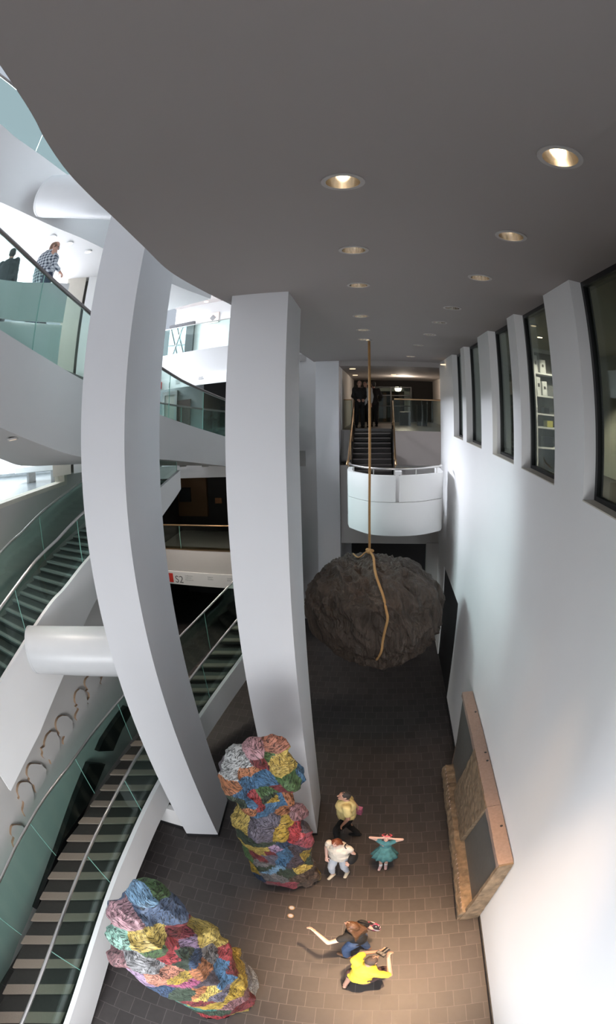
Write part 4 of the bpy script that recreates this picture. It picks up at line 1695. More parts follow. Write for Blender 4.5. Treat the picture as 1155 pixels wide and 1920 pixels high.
# rough near end
g = G()
g.box(1.54, XR - .012, yn0 - .02, yn0 + .06, .0, ZT)
vv = g.bm.verts
for v in vv:
    if v.co.x < 1.6 and v.co.z > 1:
        v.co.x = 1.665
rough(g.done('rough_end', M['stone_rough'], t), .014, 4)

# ---- two round floor lights by the patchwork sculpture
for k, (px, py) in enumerate([(547, 1702), (545, 1717)]):
    p = atz(px, py, 0)
    t = thing('floor_light', ['round brass floor light, the one nearer to the upright patchwork sculpture', 'round brass floor light, the one farther from the upright patchwork sculpture'][k], 'floor light', p, 'round lights set in the floor')
    g = G()
    g.cyl((p.x, p.y), .058, .052, 0, .008, 28)
    g.done('rim', M['bronze'], t)
    g = G()
    g.cyl((p.x, p.y), .038, .038, .008, .011, 24)
    g.done('lens', M['ink_light'], t)
# small vent plate on the wall side of the middle column
p = aty(585, 1510, 6.2)
g = G()
g.box(-1.09, -1.078, 6.2, 6.36, .55, .85)
tag(g.done('vent_plate', M['ink_light']), 'small upright vent plate low on the middle column', 'vent')

# ---- shelf with boxes behind the second window
YS = 8.3
x0_, x1_ = aty(1003, 760, YS).x, aty(1060, 760, YS).x
t = thing('display_shelf', 'white display shelf with boxes seen through the window right of centre', 'shelf', (x0_, YS, ZS - .45))
zf = ZS - .45
g = G()
g.box(x0_, x0_ + .05, YS, YS + .4, zf, 8.72)
g.done('side_panel', M['white_gloss'], t)
g = G()
g.box(x0_ + .05, x1_, YS + .36, YS + .4, zf, 8.72)
g.done('back_panel', M['ink'], t)
SH = [aty(1015, y, YS).z for y in (655, 699, 741, 775, 800, 838)]
for z in SH:
    g = G()
    g.box(x0_ + .05, x1_, YS, YS + .36, z - .03, z)
    g.done('shelf_board', M['white_gloss'], t)
items = [(1006, 1013, 1, .33, M['white_gloss'], 'tall narrow white box, upper of the two at the left of the shelf', 'box'), (1017, 1028, 1, .26, M['white_gloss'], 'wider white box on the upper shelf behind the window', 'box'),
         (1009, 1016, 2, .34, M['white_gloss'], 'tall narrow white box on the second shelf behind the window', 'box'), (1019, 1028, 2, .27, M['white_gloss'], 'wider white box on the second shelf behind the window', 'box'),
         (1021, 1030, 3, .12, M['frame'], 'small black box with a yellow rim on the middle shelf', 'box'),
         (1025, 1036, 4, .12, paint('yellow_box', (.55, .50, .12), .5), 'yellow box on the lower shelf behind the window', 'box'),
         (1012, 1036, 5, .20, M['frame'], 'dark object on the lowest white shelf behind the window', 'ornament')]
for a, b, k, h, mt, lab, cat in items:
    xa, xb = aty(a, 740, YS).x, aty(b, 740, YS).x
    g = G()
    g.box(xa, xb, YS + .04, YS + .28, SH[k] + .001, SH[k] + min(h, (SH[k - 1] - SH[k] - .06)))
    o = g.done('box' if cat == 'box' else 'ornament', mt, bevel=.006)
    tag(o, lab, cat)
    if mt is M['white_gloss']:
        g = G()
        xm = (xa + xb) / 2
        g.box(xm - .018, xm + .018, YS + .034, YS + .04, SH[k] + h * .45, SH[k] + h * .65)
        g.done('mark', M['frame'], o)
for k, (px, py) in enumerate([(1012, 630), (1000, 608)]):
    p = atz(px, py, ZC + .1)
    t = thing('soffit_lamp', ['bright little lamp in the ceiling behind the second window', 'dim little lamp in the ceiling behind the second window'][k], 'ceiling light', p)
    g = G()
    g.cyl((p.x, p.y), .07, .08, ZC + .07, ZC + .101, 16)
    g.done('trim_ring', M['ring'], t)
    g = G()
    g.cyl((p.x, p.y), .05, .05, ZC + .066, ZC + .07, 16)
    g.done('bulb', M['bulb'] if k == 0 else M['bulb_dim'], t)
for y in (3.6, 7.4, 9.0, 12.0):
    light('shop_light', 'SPOT', (4.1, y, 8.95), 260, (1, .90, .74), (4.1, y, 6), spot_size=math.radians(84), spot_blend=.5, shadow_soft_size=.1)
light('added_shelf_fill', 'SPOT', (3.4, 6.9, 8.9), 170, (1, .92, .80), ((x0_ + x1_) / 2, YS + .1, 7.5), spot_size=math.radians(60), spot_blend=.5, shadow_soft_size=.1)  # extra spot added to brighten the shelf, no fixture there

# ================================================================== PEOPLE
def plaid():
    m, nt, b = new_mat('blue_checked_cloth')
    tc = nt.nodes.new('ShaderNodeTexCoord')
    fs = []
    for ax in ('X', 'Z'):
        w = nt.nodes.new('ShaderNodeTexWave')
        w.bands_direction = ax
        w.inputs['Scale'].default_value = 5.2
        w.inputs['Distortion'].default_value = .6
        nt.links.new(tc.outputs['Object'], w.inputs['Vector'])
        r = nt.nodes.new('ShaderNodeMapRange')
        r.inputs['From Min'].default_value = .42
        r.inputs['From Max'].default_value = .58
        nt.links.new(w.outputs['Fac'], r.inputs['Value'])
        fs.append(r)
    ad = nt.nodes.new('ShaderNodeMath')
    ad.operation = 'ADD'
    nt.links.new(fs[0].outputs[0], ad.inputs[0])
    nt.links.new(fs[1].outputs[0], ad.inputs[1])
    hf = nt.nodes.new('ShaderNodeMath')
    hf.operation = 'MULTIPLY'
    hf.inputs[1].default_value = .5
    nt.links.new(ad.outputs[0], hf.inputs[0])
    cr = nt.nodes.new('ShaderNodeValToRGB')
    cr.color_ramp.elements[0].color = (.03, .045, .075, 1)
    cr.color_ramp.elements[1].color = (.62, .66, .70, 1)
    nt.links.new(hf.outputs[0], cr.inputs[0])
    nt.links.new(cr.outputs[0], b.inputs['Base Color'])
    b.inputs['Roughness'].default_value = .85
    return m


SKIN = paint('skin', (.52, .29, .21), .5, noise=.06, scale=12)
SKIN2 = paint('pale_skin', (.62, .38, .30), .5, noise=.05, scale=12)
CL = lambda n, c, r=.85, nz=.10: paint(n, c, r, noise=nz, scale=14, bump=.12)


def default_joints():
    return dict(pelvis=(0, 0, .95), chest=(0, .0, 1.30), neck=(0, -.01, 1.46), head=(0, .03, 1.61),
                shL=(-.185, 0, 1.41), elL=(-.235, -.04, 1.13), wrL=(-.235, .06, .89), shR=(.185, 0, 1.41), elR=(.235, -.04, 1.13), wrR=(.235, .06, .89),
                hipL=(-.095, 0, .92), knL=(-.10, .03, .50), anL=(-.105, -.02, .085), hipR=(.095, 0, .92), knR=(.10, .03, .50), anR=(.105, -.02, .085))


class Person:
    def __init__(self, name, label, loc, heading, height, joints, skin=SKIN, look=(0, 1, -.1), build=1.0, toes=None, curl=(.5, .5), handdir=None):
        """heading: the direction faced, as an angle in plan (degrees, 0 = +X)"""
        self.t = thing(name, label, 'person', loc)
        s = height / 1.75
        a = math.radians(heading - 90)
        self.s = s
        J = default_joints()
        J.update(joints)
        rz = Matrix.Rotation(a, 3, 'Z')
        self.rz = rz
        loc = Vector(loc)
        self.J = {k: loc + rz @ (Vector(v) * s) for k, v in J.items()}
        self.loc = loc
        J = self.J
        self.skin = skin
        b = build
        self.b = b
        L = (rz @ Vector(look)).normalized()
        self.look = L
        up = Vector((0, 0, 1))
        hx = L.cross(up).normalized()
        hu = hx.cross(L).normalized()
        self.hx, self.hu = hx, hu
        g = G()
        # trunk
        g.ell(J['pelvis'], (.155 * s * b, .115 * s * b, .13 * s), rz.to_quaternion())
        g.limb(J['pelvis'], J['chest'], .118 * s * b, .135 * s * b, 16)
        for q in ('L', 'R'):
            g.limb(J['chest'], J['sh' + q], .115 * s, .062 * s)
        g.limb(J['chest'], J['neck'], .10 * s, .055 * s)
        g.limb(J['neck'], J['head'] - hu * .03 * s, .052 * s, .055 * s)
        # head
        hq = Matrix((hx, L, hu)).transposed().to_quaternion()
        self.hq = hq
        H = J['head']
        g.ell(H + hu * .02 * s, (.074 * s, .092 * s, .098 * s), hq, 20, 14)
        g.ell(H - hu * .055 * s + L * .022 * s, (.055 * s, .062 * s, .066 * s), hq)
        g.limb(H + L * .088 * s + hu * .012 * s, H + L * .112 * s - hu * .020 * s, .010 * s, .014 * s, 8)
        g.ell(H + L * .078 * s - hu * .062 * s, (.028 * s, .014 * s, .010 * s), hq, 10, 6)
        g.ell(H + L * .068 * s - hu * .095 * s, (.024 * s, .020 * s, .018 * s), hq, 10, 6)
        for sg in (-1, 1):
            g.ell(H + hx * .076 * s * sg - hu * .008 * s - L * .01 * s, (.012 * s, .022 * s, .032 * s), hq, 10, 8)
        # arms and hands
        self.hand = {}
        for i, q in enumerate(('L', 'R')):
            sh, el, wr = J['sh' + q], J['el' + q], J['wr' + q]
            g.limb(sh, el, .052 * s * b, .040 * s)
            g.limb(el, wr, .041 * s, .027 * s)
            d = (wr - el).normalized()
            if handdir and handdir[i] is not None:
                d = (rz @ Vector(handdir[i])).normalized()
            side = d.cross(rz @ Vector((0, 1, .15))).normalized()
            if side.length < .1:
                side = d.cross(Vector((0, 0, 1))).normalized()
            pn = side.cross(d).normalized()
            if pn.dot(rz @ Vector((0, 0, -1)) + rz @ Vector((-1 if q == 'R' else 1, 0, 0)) * .3) < 0:
                pn = -pn
            pc = wr + d * .045 * s
            g.ell(pc, (.040 * s, .050 * s, .017 * s), Matrix((side, d, pn)).transposed().to_quaternion(), 12, 8)
            self.hand[q] = wr + d * .10 * s
            c = curl[i]
            for k, (off, ln) in enumerate(((-.030, .066), (-.010, .076), (.010, .072), (.030, .056))):
                p0 = wr + d * .085 * s + side * off * s
                d1 = (d * math.cos(c * .6) + pn * math.sin(c * .6) + side * off * 2.2).normalized()
                p1 = p0 + d1 * ln * .5 * s
                d2 = (d * math.cos(c * 1.5) + pn * math.sin(c * 1.5) + side * off * 1.2).normalized()
                p2 = p1 + d2 * ln * .5 * s
                g.limb(p0, p1, .0105 * s, .010 * s, 8)
                g.limb(p1, p2, .010 * s, .0085 * s, 8)
            sg = -1 if (side.dot(rz @ Vector((1, 0, 0))) > 0) == (q == 'R') else 1
            p0 = wr + d * .025 * s + side * .034 * s * sg
            p1 = p0 + (d * .7 + side * sg * .6 + pn * .35).normalized() * .036 * s
            p2 = p1 + (d * .9 + side * sg * .15 + pn * .5).normalized() * .030 * s
            g.limb(p0, p1, .0125 * s, .0115 * s, 8)
            g.limb(p1, p2, .0115 * s, .0095 * s, 8)
        # legs and feet
        self.toe = {}
        for q in ('L', 'R'):
            hp, kn, an = J['hip' + q], J['kn' + q], J['an' + q]
            g.limb(J['pelvis'], hp, .11 * s * b, .092 * s * b)
            g.limb(hp, kn, .092 * s * b, .057 * s)
            g.limb(kn, an, .056 * s, .037 * s)
            mid = kn.lerp(an, .28)
            g.ell(mid - rz @ Vector((0, .012 * s, 0)), (.05 * s, .054 * s, .10 * s), rz.to_quaternion())
            td = rz @ Vector((toes or {}).get(q, (-.12 if q == 'L' else .12, 1, 0)))
            td.z = 0
            td.normalize()
            heel = Vector((an.x, an.y, an.z - .045 * s)) - td * .035 * s
            toe = Vector((an.x, an.y, an.z - .058 * s)) + td * .15 * s
            g.limb(heel, toe, .034 * s, .024 * s)
            g.limb(an, heel + td * .08 * s, .036 * s, .03 * s)
            self.toe[q] = (heel, toe, td)
        self.body = remesh(g, 'body', skin, .0085 * max(s, .75), self.t, smooth=2)
        self.face()

    def face(self):
        s, H, L, hx, hu = self.s, self.J['head'], self.look, self.hx, self.hu
        for sg in (-1, 1):
            g = G()
            g.ell(H + L * .083 * s + hx * .030 * s * sg + hu * .018 * s, (.012 * s, .006 * s, .007 * s), self.hq, 10, 6)
            g.done('eye', M['frame'], self.t, smooth=True)
        g = G()
        g.ell(H + L * .084 * s - hu * .063 * s, (.024 * s, .008 * s, .006 * s), self.hq, 10, 6)
        g.done('lips', M['lips'], self.t, smooth=True)

    def hair(self, mat, kind='short', bald=False):
        s, H, L, hx, hu = self.s, self.J['head'], self.look, self.hx, self.hu
        g = G()
        up = .040 if not bald else .018
        g.ell(H + hu * up * s - L * .016 * s, (.083 * s, .098 * s, .084 * s), self.hq, 20, 14)
        g.ell(H - L * .040 * s - hu * .005 * s, (.079 * s, .070 * s, .085 * s), self.hq, 16, 12)
        if kind in ('bob', 'long'):
            for sg in (-1, 1):
                g.limb(H + hx * .062 * s * sg - L * .02 * s + hu * .03 * s, H + hx * .070 * s * sg - L * .035 * s - hu * .09 * s, .040 * s, .034 * s)
            g.limb(H - L * .06 * s, H - L * .07 * s - hu * .10 * s, .07 * s, .06 * s)
        if kind == 'long':
            e = self.J['neck'] - (self.rz @ Vector((0, 1, 0))) * .105 * s
            for k in range(-3, 4):
                a = H - L * .055 * s + hx * .024 * s * k - hu * .02 * s
                c = e + hx * .034 * s * k - Vector((0, 0, .01 * abs(k) * s))
                d = c - Vector((0, 0, .22 * s)) + hx * .01 * k * s - (self.rz @ Vector((0, 1, 0))) * .02 * s
                g.limb(a, c, .040 * s, .034 * s, 8)
                g.limb(c, d, .034 * s, .014 * s, 8)

        def df(co, n):
            q = co - H
            return co + n * (.006 * s * noise.noise(Vector((q.dot(hx) * 90, q.dot(L) * 30, q.dot(hu) * 12)) / s))
        return remesh(g, 'hair', mat, .008, self.t, smooth=1, deform=df)

    def shirt(self, mat, sleeve=.55, hem=-.06, loose=1.0, name='shirt', both=(True, True)):
        s, J, b = self.s, self.J, self.b * loose
        g = G()
        ax = (J['pelvis'] - J['chest']).normalized()
        low = J['pelvis'] - ax * hem * s * -1 if False else J['pelvis'] + ax * (-hem) * s
        q = self.rz.to_quaternion()
        g.ell(J['chest'] - ax * -.02 * s, (.178 * s * b, .132 * s * b, .17 * s), q, 20, 14)
        g.limb(J['chest'], J['pelvis'], .145 * s * b, .138 * s * b, 18)
        g.ell(low, (.172 * s * b, .137 * s * b, .09 * s), q, 20, 12)
        g.limb(J['chest'], J['neck'] - Vector((0, 0, .025 * s)), .115 * s, .068 * s)
        for i, k in enumerate(('L', 'R')):
            g.limb(J['chest'] + Vector((0, 0, .03 * s)), J['sh' + k], .122 * s, .074 * s)
            if both[i]:
                if sleeve <= 1:
                    g.limb(J['sh' + k], J['sh' + k].lerp(J['el' + k], sleeve), .074 * s, .064 * s * loose)
                else:
                    g.limb(J['sh' + k], J['el' + k], .072 * s, .056 * s)
                    g.limb(J['el' + k], J['el' + k].lerp(J['wr' + k], sleeve - 1), .056 * s, .044 * s)

        def df(co, n):
            return co + n * (.012 * s * noise.noise(co * 9 / s) + .006 * s * noise.noise(co * 22 / s))
        return remesh(g, name, mat, .011, self.t, smooth=2, deform=df)

    def trousers(self, mat, length=1.0, loose=1.0, name='trousers'):
        s, J, b = self.s, self.J, self.b
        g = G()
        g.ell(J['pelvis'] - Vector((0, 0, .0)), (.168 * s * b, .128 * s * b, .135 * s), self.rz.to_quaternion(), 18, 12)
        for k in ('L', 'R'):
            hp, kn, an = J['hip' + k], J['kn' + k], J['an' + k]
            g.limb(J['pelvis'], hp, .12 * s * b, .104 * s * b)
            if length <= .5:
                g.limb(hp, hp.lerp(kn, length * 2), .106 * s * b, .09 * s * b * loose)
            else:
                g.limb(hp, kn, .105 * s * b, .074 * s * loose)
                e = kn.lerp(an, (length - .5) * 2 * .93)
                g.limb(kn, e, .074 * s * loose, .060 * s * loose)

        def df(co, n):
            return co + n * (.008 * s * noise.noise(co * 12 / s))
        return remesh(g, name, mat, .010, self.t, smooth=2, deform=df)

    def shoes(self, mat, kind='shoe'):
        s = self.s
        for k in ('L', 'R'):
            heel, toe, td = self.toe[k]
            sd = Vector((-td.y, td.x, 0))
            z0 = self.loc.z if abs(heel.z - self.loc.z) < .2 * s else heel.z - .05 * s
            z0 = min(heel.z - .034 * s, toe.z - .024 * s)
            g = G()
            if kind == 'sandal':
                out = [(-.055, .030), (.0, .036), (.07, .040), (.14, .046), (.19, .034), (.205, .0)]
                pl = [heel + td * a * s + sd * w * s for a, w in out] + [heel + td * a * s - sd * w * s for a, w in out[::-1][1:]]
                g.prism([(p.x, p.y) for p in pl], z0 - .012 * s, z0 + .010 * s)
                g.done('sandal_sole', mat, self.t)
                for a, h in ((.13, .040), (.03, .062)):
                    g = G()
                    c = heel + td * a * s
                    g.tube([Vector((c.x, c.y, z0)) + sd * .045 * s, Vector((c.x, c.y, z0 + h * s)) + sd * .034 * s, Vector((c.x, c.y, z0 + (h + .022) * s)), Vector((c.x, c.y, z0 + h * s)) - sd * .034 * s, Vector((c.x, c.y, z0)) - sd * .045 * s], .011 * s, 6)
                    g.done('sandal_strap', mat, self.t, smooth=True)
            else:
                g.limb(heel, toe, .043 * s, .036 * s, 14)
                g.limb(heel + td * .05 * s + Vector((0, 0, .02 * s)), toe, .045 * s, .034 * s, 14)

                def df(co, n):
                    co.z = max(co.z, z0)
                    return co
                remesh(g, 'shoe', mat, .008, self.t, smooth=2, deform=df)


M['lips'] = paint('lips', (.35, .13, .11), .5)
HAIR_D = CL('dark_grey_hair', (.035, .028, .025), .6, .4)
HAIR_R = CL('auburn_hair', (.17, .045, .015), .5, .4)
HAIR_B = CL('brown_hair', (.085, .04, .017), .5, .5)
HAIR_G = CL('grey_brown_hair', (.20, .12, .08), .6, .4)
BLACK = CL('black_cloth', (.012, .012, .013))


def foot(px, py):
    return atz(px, py, 0)


# 1. man in the pale yellow shirt, walking to the left
fa, fb = foot(643, 1566), foot(661, 1579)
base = Vector(((fa.x + fb.x) / 2, (fa.y + fb.y) / 2, 0))
p = Person('person', 'man in a pale yellow shirt and black trousers walking left by the middle column', base, 185, 1.74,
           dict(anL=(-.07, .20, .085), knL=(-.10, .20, .50), anR=(.10, -.20, .095), knR=(.11, .02, .51), chest=(0, .01, 1.30),
                elR=(.28, -.10, 1.15), wrR=(.24, -.20, .95), elL=(-.26, -.02, 1.13), wrL=(-.25, .08, .90)),
           look=(-.15, 1, .28), build=1.12, curl=(.6, 1.0), handdir=(None, (0, -.3, -.9)))
p.trousers(BLACK, 1.0)
p.shirt(CL('pale_yellow_shirt', (.74, .60, .26)), .62, .06, 1.10)
p.hair(HAIR_D, 'short')
p.shoes(BLACK)
h = p.hand['R']
g = G()
g.obox(h + Vector((.0, 0, -.03)), Vector((.012, .05, 0)), Vector((-.05, .012, .01)), Vector((0, .01, .085)))
tag(g.done('leaflet', paint('folded_leaflet', (.42, .12, .22), .5, noise=.6, scale=26)), 'folded pink and blue leaflets held by the man in the pale yellow shirt', 'leaflet')

# 2. woman with red hair in the white blouse, facing the camera side
fa, fb = foot(622, 1645), foot(643, 1630)
base = Vector(((fa.x + fb.x) / 2, (fa.y + fb.y) / 2, 0))
p = Person('person', 'woman with auburn hair in a loose white blouse beside the upright patchwork sculpture', base + Vector((.06, 0, 0)), 248, 1.52,
           dict(anL=(.10, -.10, .085) if False else (-.12, -.06, .085), knL=(-.11, .05, .5), anR=(.11, .14, .085), knR=(.11, .16, .5), elR=(.27, -.02, 1.14), wrR=(.20, .14, .93), elL=(-.28, -.05, 1.14), wrL=(-.25, .10, .95),
                head=(0, .07, 1.60)),
           skin=SKIN2, look=(.05, 1, -.45), build=1.1)
p.trousers(CL('pale_grey_trousers', (.46, .48, .52)), .86, 1.05)
p.shirt(CL('white_blouse', (.72, .64, .54)), .32, .10, 1.22, 'blouse')
p.hair(HAIR_R, 'bob')
p.shoes(CL('cream_shoes', (.66, .58, .44)))
q = p.J['pelvis'] + p.rz @ Vector((-.24, -.02, .02))
g = G()
g.ell(q, (.07, .15, .17), p.rz.to_quaternion())
sb = remesh(g, 'shoulder_bag', BLACK, .015, None, 2)
tag(sb, 'black shoulder bag hanging at the side of the woman in the white blouse', 'bag')
g = G()
g.tube(catmull([q + Vector((0, 0, .14)), p.J['shL'] + Vector((0, 0, .085)) + p.rz @ Vector((.02, .05, 0)), p.J['shL'] + Vector((0, 0, .08)) + p.rz @ Vector((.02, -.05, 0)), q + Vector((0, 0, .13)) + p.rz @ Vector((0, -.06, 0))], 5), .010, 6)
g.done('strap', BLACK, sb, smooth=True)

# 3. girl in the teal dress with her hands on her head
base = foot(719, 1622)
base.z = 0
p = Person('person', 'small girl in a teal dress standing alone with both hands raised to her head', base, 262, 1.26,
           dict(elL=(-.36, .04, 1.62), wrL=(-.15, .07, 1.68), elR=(.36, .04, 1.62), wrR=(.15, .07, 1.68), shL=(-.165, 0, 1.44), shR=(.165, 0, 1.44), anL=(-.06, .02, .085), anR=(.06, .08, .085), knL=(-.07, .04, .5), knR=(.07, .07, .5), head=(0, .0, 1.62)),
           skin=SKIN2, look=(0, 1, .75), build=.85, curl=(.8, .8), handdir=((.8, .1, .35), (-.8, .1, .35)))
TEAL = CL('teal_dress_cloth', (.075, .22, .235), .85, .5)
p.shirt(TEAL, .25, -.02, .95, 'bodice')
g = G()
s = p.s
rings = []
for k, (z, r) in enumerate([(1.18, .135), (1.05, .16), (.92, .22), (.78, .28), (.66, .32), (.655, .31), (.78, .26), (.92, .20), (1.05, .14), (1.17, .115)]):
    rings.append([base + Vector((math.cos(2 * PI * i / 60) * r * s * (1 + (.10 * math.sin(i * 2 * PI / 60 * 11) * (1.18 - z) / .5)), math.sin(2 * PI * i / 60) * r * s * .92 * (1 + (.10 * math.cos(i * 2 * PI / 60 * 11) * (1.18 - z) / .5)), z * s)) for i in range(60)])
g.loft(rings, True, True)
g.done('skirt', TEAL, p.t, smooth=True)
p.hair(HAIR_D, 'bob')
p.shoes(CL('pale_pink_shoes', (.72, .48, .46)))
for k in ('L', 'R'):
    an = p.J['an' + k]
    g = G()
    g.limb(an, an + Vector((0, 0, .07)), .036 * .9, .036 * .9)
    g.done('sock', M['white_gloss'], p.t, smooth=True)
H, L, hx, hu = p.J['head'], p.look, p.hx, p.hu
g = G()
g.tube([H + hu * .055 + hx * .082 * math.cos(a) * .95 + L * .098 * math.sin(a) * .95 for a in [2 * PI * i / 32 for i in range(33)]], .011, 8, cap=False)
tag(g.done('headband', paint('pink_plastic', (.70, .10, .14), .4)), 'bright pink band held on the head of the girl in the teal dress', 'headband')

# 4. woman in the black T-shirt with one arm stretched out to the left
fa, fb = foot(640, 1783), foot(672, 1786)
base = Vector(((fa.x + fb.x) / 2 + .12, (fa.y + fb.y) / 2, 0))
p = Person('person', 'woman in a black T-shirt and jeans with one arm stretched out to the left', base, 150, 1.68,
           dict(anL=(-.19, .08, .085), knL=(-.16, .10, .5), anR=(.17, -.08, .085), knR=(.14, .04, .5), chest=(0, .05, 1.29), neck=(0, .06, 1.45), head=(0, .10, 1.59), shL=(-.185, .05, 1.40), shR=(.185, .05, 1.40),
                elL=(-.40, .22, 1.30), wrL=(-.34, .47, 1.40), elR=(.26, -.08, 1.13), wrR=(.30, .06, .95)),
           skin=SKIN2, look=(.1, 1, -.05), build=1.0, curl=(.7, .8))
p.trousers(CL('blue_jeans', (.05, .085, .17)), 1.0, 1.1, 'jeans')
p.shirt(BLACK, .36, .0, 1.02, 't_shirt')
p.hair(HAIR_B, 'long')
p.shoes(CL('brown_leather_shoes', (.17, .09, .05)))
q = p.J['pelvis'] + p.rz @ Vector((.30, -.06, .16))
g = G()
g.ell(q, (.07, .13, .13), p.rz.to_quaternion())
g.ell(q - Vector((0, 0, .07)), (.07, .13, .09), p.rz.to_quaternion())


def floral():
    m, nt, b = new_mat('floral_print_cloth')
    v = nt.nodes.new('ShaderNodeTexVoronoi')
    v.inputs['Scale'].default_value = 26
    tc = nt.nodes.new('ShaderNodeTexCoord')
    nt.links.new(tc.outputs['Object'], v.inputs['Vector'])
    sp = nt.nodes.new('ShaderNodeSeparateColor')
    nt.links.new(v.outputs['Color'], sp.inputs[0])
    cr = nt.nodes.new('ShaderNodeValToRGB')
    cr.color_ramp.interpolation = 'CONSTANT'
    e = cr.color_ramp.elements
    e[0].color = (.015, .012, .014, 1)
    e[1].position = .45
    e[1].color = (.55, .13, .24, 1)
    n = e.new(.65)
    n.color = (.62, .55, .56, 1)
    n = e.new(.85)
    n.color = (.30, .04, .09, 1)
    nt.links.new(sp.outputs[0], cr.inputs[0])
    nt.links.new(cr.outputs[0], b.inputs['Base Color'])
    b.inputs['Roughness'].default_value = .8
    return m


sb = remesh(g, 'shoulder_bag', floral(), .013, None, 2)
tag(sb, 'pink and black floral bag on the shoulder of the woman in the black T-shirt', 'bag')
g = G()
g.tube(catmull([q + Vector((0, 0, .11)), p.J['shR'] + Vector((0, 0, .08)) + p.rz @ Vector((0, .04, 0)), p.J['shR'] + Vector((0, 0, .08)) + p.rz @ Vector((0, -.04, 0)), q + Vector((0, 0, .10)) + p.rz @ Vector((0, -.07, 0))], 5), .011, 6)
g.done('strap', BLACK, sb, smooth=True)

# 5. photographer in the yellow T-shirt
fa, fb = foot(655, 1856), foot(711, 1815)
base = Vector(((fa.x + fb.x) / 2 - .02, (fa.y + fb.y) / 2 - .02, 0))
hd = 48.0
half = (fb - fa).length / 2 / (1.72 / 1.75)
p = Person('person', 'photographer in a bright yellow T-shirt, shorts and sandals, holding up a camera', base, hd, 1.72,
           dict(anL=(-.10, -half + .05, .085), knL=(-.14, -.10, .42), anR=(.06, half - .05, .085), knR=(.15, .30, .44), pelvis=(.02, -.10, .74), hipL=(-.085, -.10, .72), hipR=(.115, -.10, .72),
                chest=(.02, .0, 1.06), neck=(.02, .06, 1.20), head=(.02, .13, 1.34), shL=(-.17, .01, 1.15), shR=(.21, .01, 1.15),
                elL=(-.23, .23, 1.01), wrL=(-.06, .35, 1.21), elR=(.34, .15, .97), wrR=(.13, .33, 1.23)),
           look=(0, 1, .05), build=1.08, curl=(1.1, 1.1), toes=dict(L=(-.6, .9, 0), R=(.35, 1, 0)), handdir=((.35, .35, .55), (-.35, .35, .5)))
p.trousers(CL('dark_pink_shorts', (.10, .055, .05)), .46, 1.1, 'shorts')
p.shirt(CL('bright_yellow_t_shirt', (.80, .62, .06)), .75, .02, 1.06, 't_shirt')
p.hair(CL('greying_brown_hair', (.06, .042, .035), .7, .4), 'short')
p.shoes(CL('dark_sandals', (.03, .022, .018)), 'sandal')
H = p.J['head'] + p.look * .165 - p.hu * .0
t = thing('camera_body', 'black photo camera held to the eye of the photographer in yellow', 'camera', H)
g = G()
g.obox(H, p.hx * .068, p.look * .030, p.hu * .045)
g.done('housing', M['frame'], t, bevel=.008)
g = G()
g.obox(H + p.hu * .055, p.hx * .026, p.look * .028, p.hu * .018)
g.done('prism_hump', M['frame'], t, bevel=.006)
g = G()
g.tube([H + p.look * .03, H + p.look * .10, H + p.look * .135], [.036, .036, .040], 20)
g.done('lens', M['frame'], t, smooth=False)

# 6. man in the checked shirt on the bridge
def bridge_floor(p):
    return min(T_, key=lambda t: (t.x - p.x) ** 2 + (t.y - p.y) ** 2).z + .004


hp = atd(94, 462, 7.65)
zf = hp.z - 1.63
base = Vector((hp.x, hp.y, zf))
# raised white landing on the bridge that the two visitors stand on
n1 = Vector((-.70, .71, 0))
lp = [V3(p, 0) + n1 * .10 for p in (a0, a1, a2)]
bk = [p + n1 * 1.15 for p in lp[::-1]]
g = G()
zl_ = min(t.z for t in T_[5:22])
g.prism([(p.x, p.y) for p in lp + bk], zl_, zf)
tag(g.done('landing', M['white']), 'raised white landing on the bridge behind the solid parapet', 'landing')
dirv = math.degrees(math.atan2(-.15, 1.0))
p = Person('person', 'man with glasses in a blue checked shirt on the bridge at the upper left', base, 78, 1.80,
           dict(head=(0, .12, 1.585), neck=(0, .05, 1.45), chest=(0, .02, 1.28), elL=(-.25, .02, 1.12), wrL=(-.20, .22, 1.02), elR=(.27, .03, 1.12), wrR=(.22, .24, 1.02)), look=(.75, .8, -.55), build=1.38)
p.trousers(CL('navy_trousers', (.03, .04, .07)))
p.shirt(plaid(), 1.75, .10, 1.12)
p.hair(HAIR_G, 'short', bald=True)
p.shoes(BLACK)
s, H = p.s, p.J['head']
g = G()
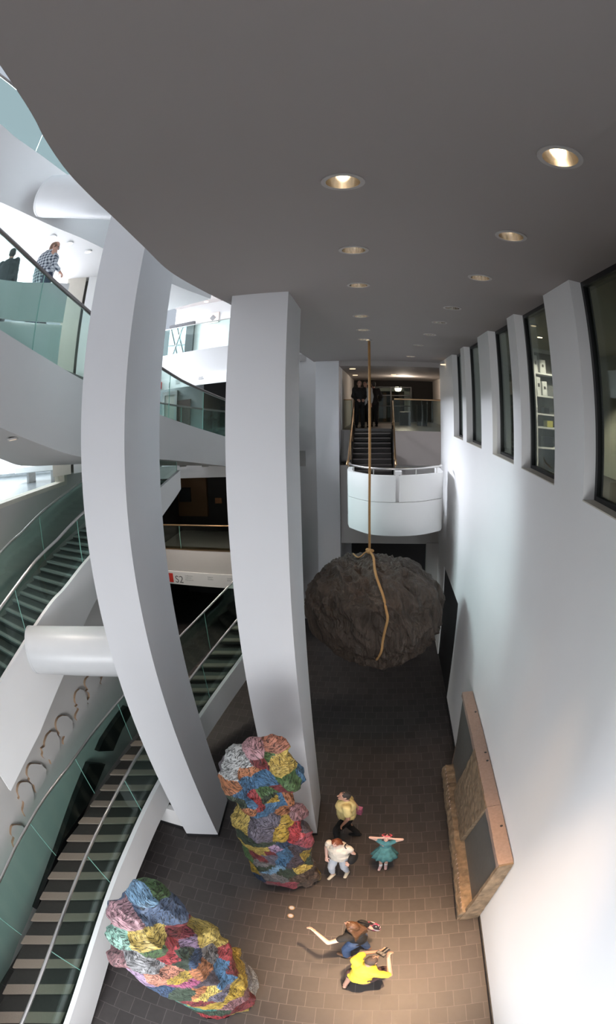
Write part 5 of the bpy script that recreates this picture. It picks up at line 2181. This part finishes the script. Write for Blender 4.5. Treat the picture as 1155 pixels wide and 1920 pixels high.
for sg in (-1, 1):
    c = H + p.look * .102 * s + p.hx * .032 * s * sg + p.hu * .018 * s
    g.tube([c + p.hx * .026 * s * math.cos(a) + p.hu * .02 * s * math.sin(a) for a in [2 * PI * i / 16 for i in range(17)]], .003, 5, cap=False)
    g.tube([c + p.hx * .026 * s * sg, H + p.hx * .082 * s * sg + p.hu * .015 * s], .003, 5)
tag(g.done('glasses', M['frame']), 'thin dark glasses on the face of the man in the checked shirt', 'glasses')

# 7. visitor in dark clothes at the left edge
hp = atd(22, 478, 7.15)
base = Vector((hp.x, hp.y, zf))
p = Person('person', 'visitor in a dark jacket at the left edge, beside the man in checks', base, 120, min(1.95, max(1.45, (hp.z - zf) * 1.75 / 1.61)), dict(), look=(-.3, 1, -.15), build=1.2)
p.trousers(BLACK)
p.shirt(CL('charcoal_jacket', (.05, .055, .06)), 1.95, .10, 1.12, 'jacket')
p.hair(CL('dark_hair', (.05, .045, .042), .7), 'short')
p.shoes(BLACK)

# 8-10. three visitors at the top of the balcony stair
for k, (px, dy, hd, lab, top, sk, tr) in enumerate([
    (674, 18.0, 285, 'man in a dark suit atop the balcony stair, left of the rope', CL('dark_suit', (.02, .02, .022)), SKIN2, BLACK),
    (686, 18.35, 250, 'visitor in a white shirt atop the balcony stair, right behind the rope', CL('white_shirt', (.60, .59, .58)), SKIN, BLACK),
    (701, 18.9, 110, 'visitor with a hand on the hip atop the balcony stair, right of the rope', CL('dark_dress', (.025, .02, .02)), SKIN, BLACK)]):
    q = aty(px, 800, dy)
    jj = dict(elR=(.30, -.02, 1.15), wrR=(.15, .05, 1.02)) if k == 2 else dict(wrL=(-.12, .20, 1.02), wrR=(.12, .20, 1.02)) if k == 0 else {}
    p = Person('person', lab, Vector((q.x, q.y, ZL)), hd, 1.72, jj, skin=sk, look=(0, 1, -.1))
    p.trousers(tr)
    p.shirt(top, 1.9, .08, 1.08, 'jacket' if k != 1 else 'shirt')
    p.hair(HAIR_D if k else HAIR_G, 'short', bald=(k == 0))
    p.shoes(BLACK)
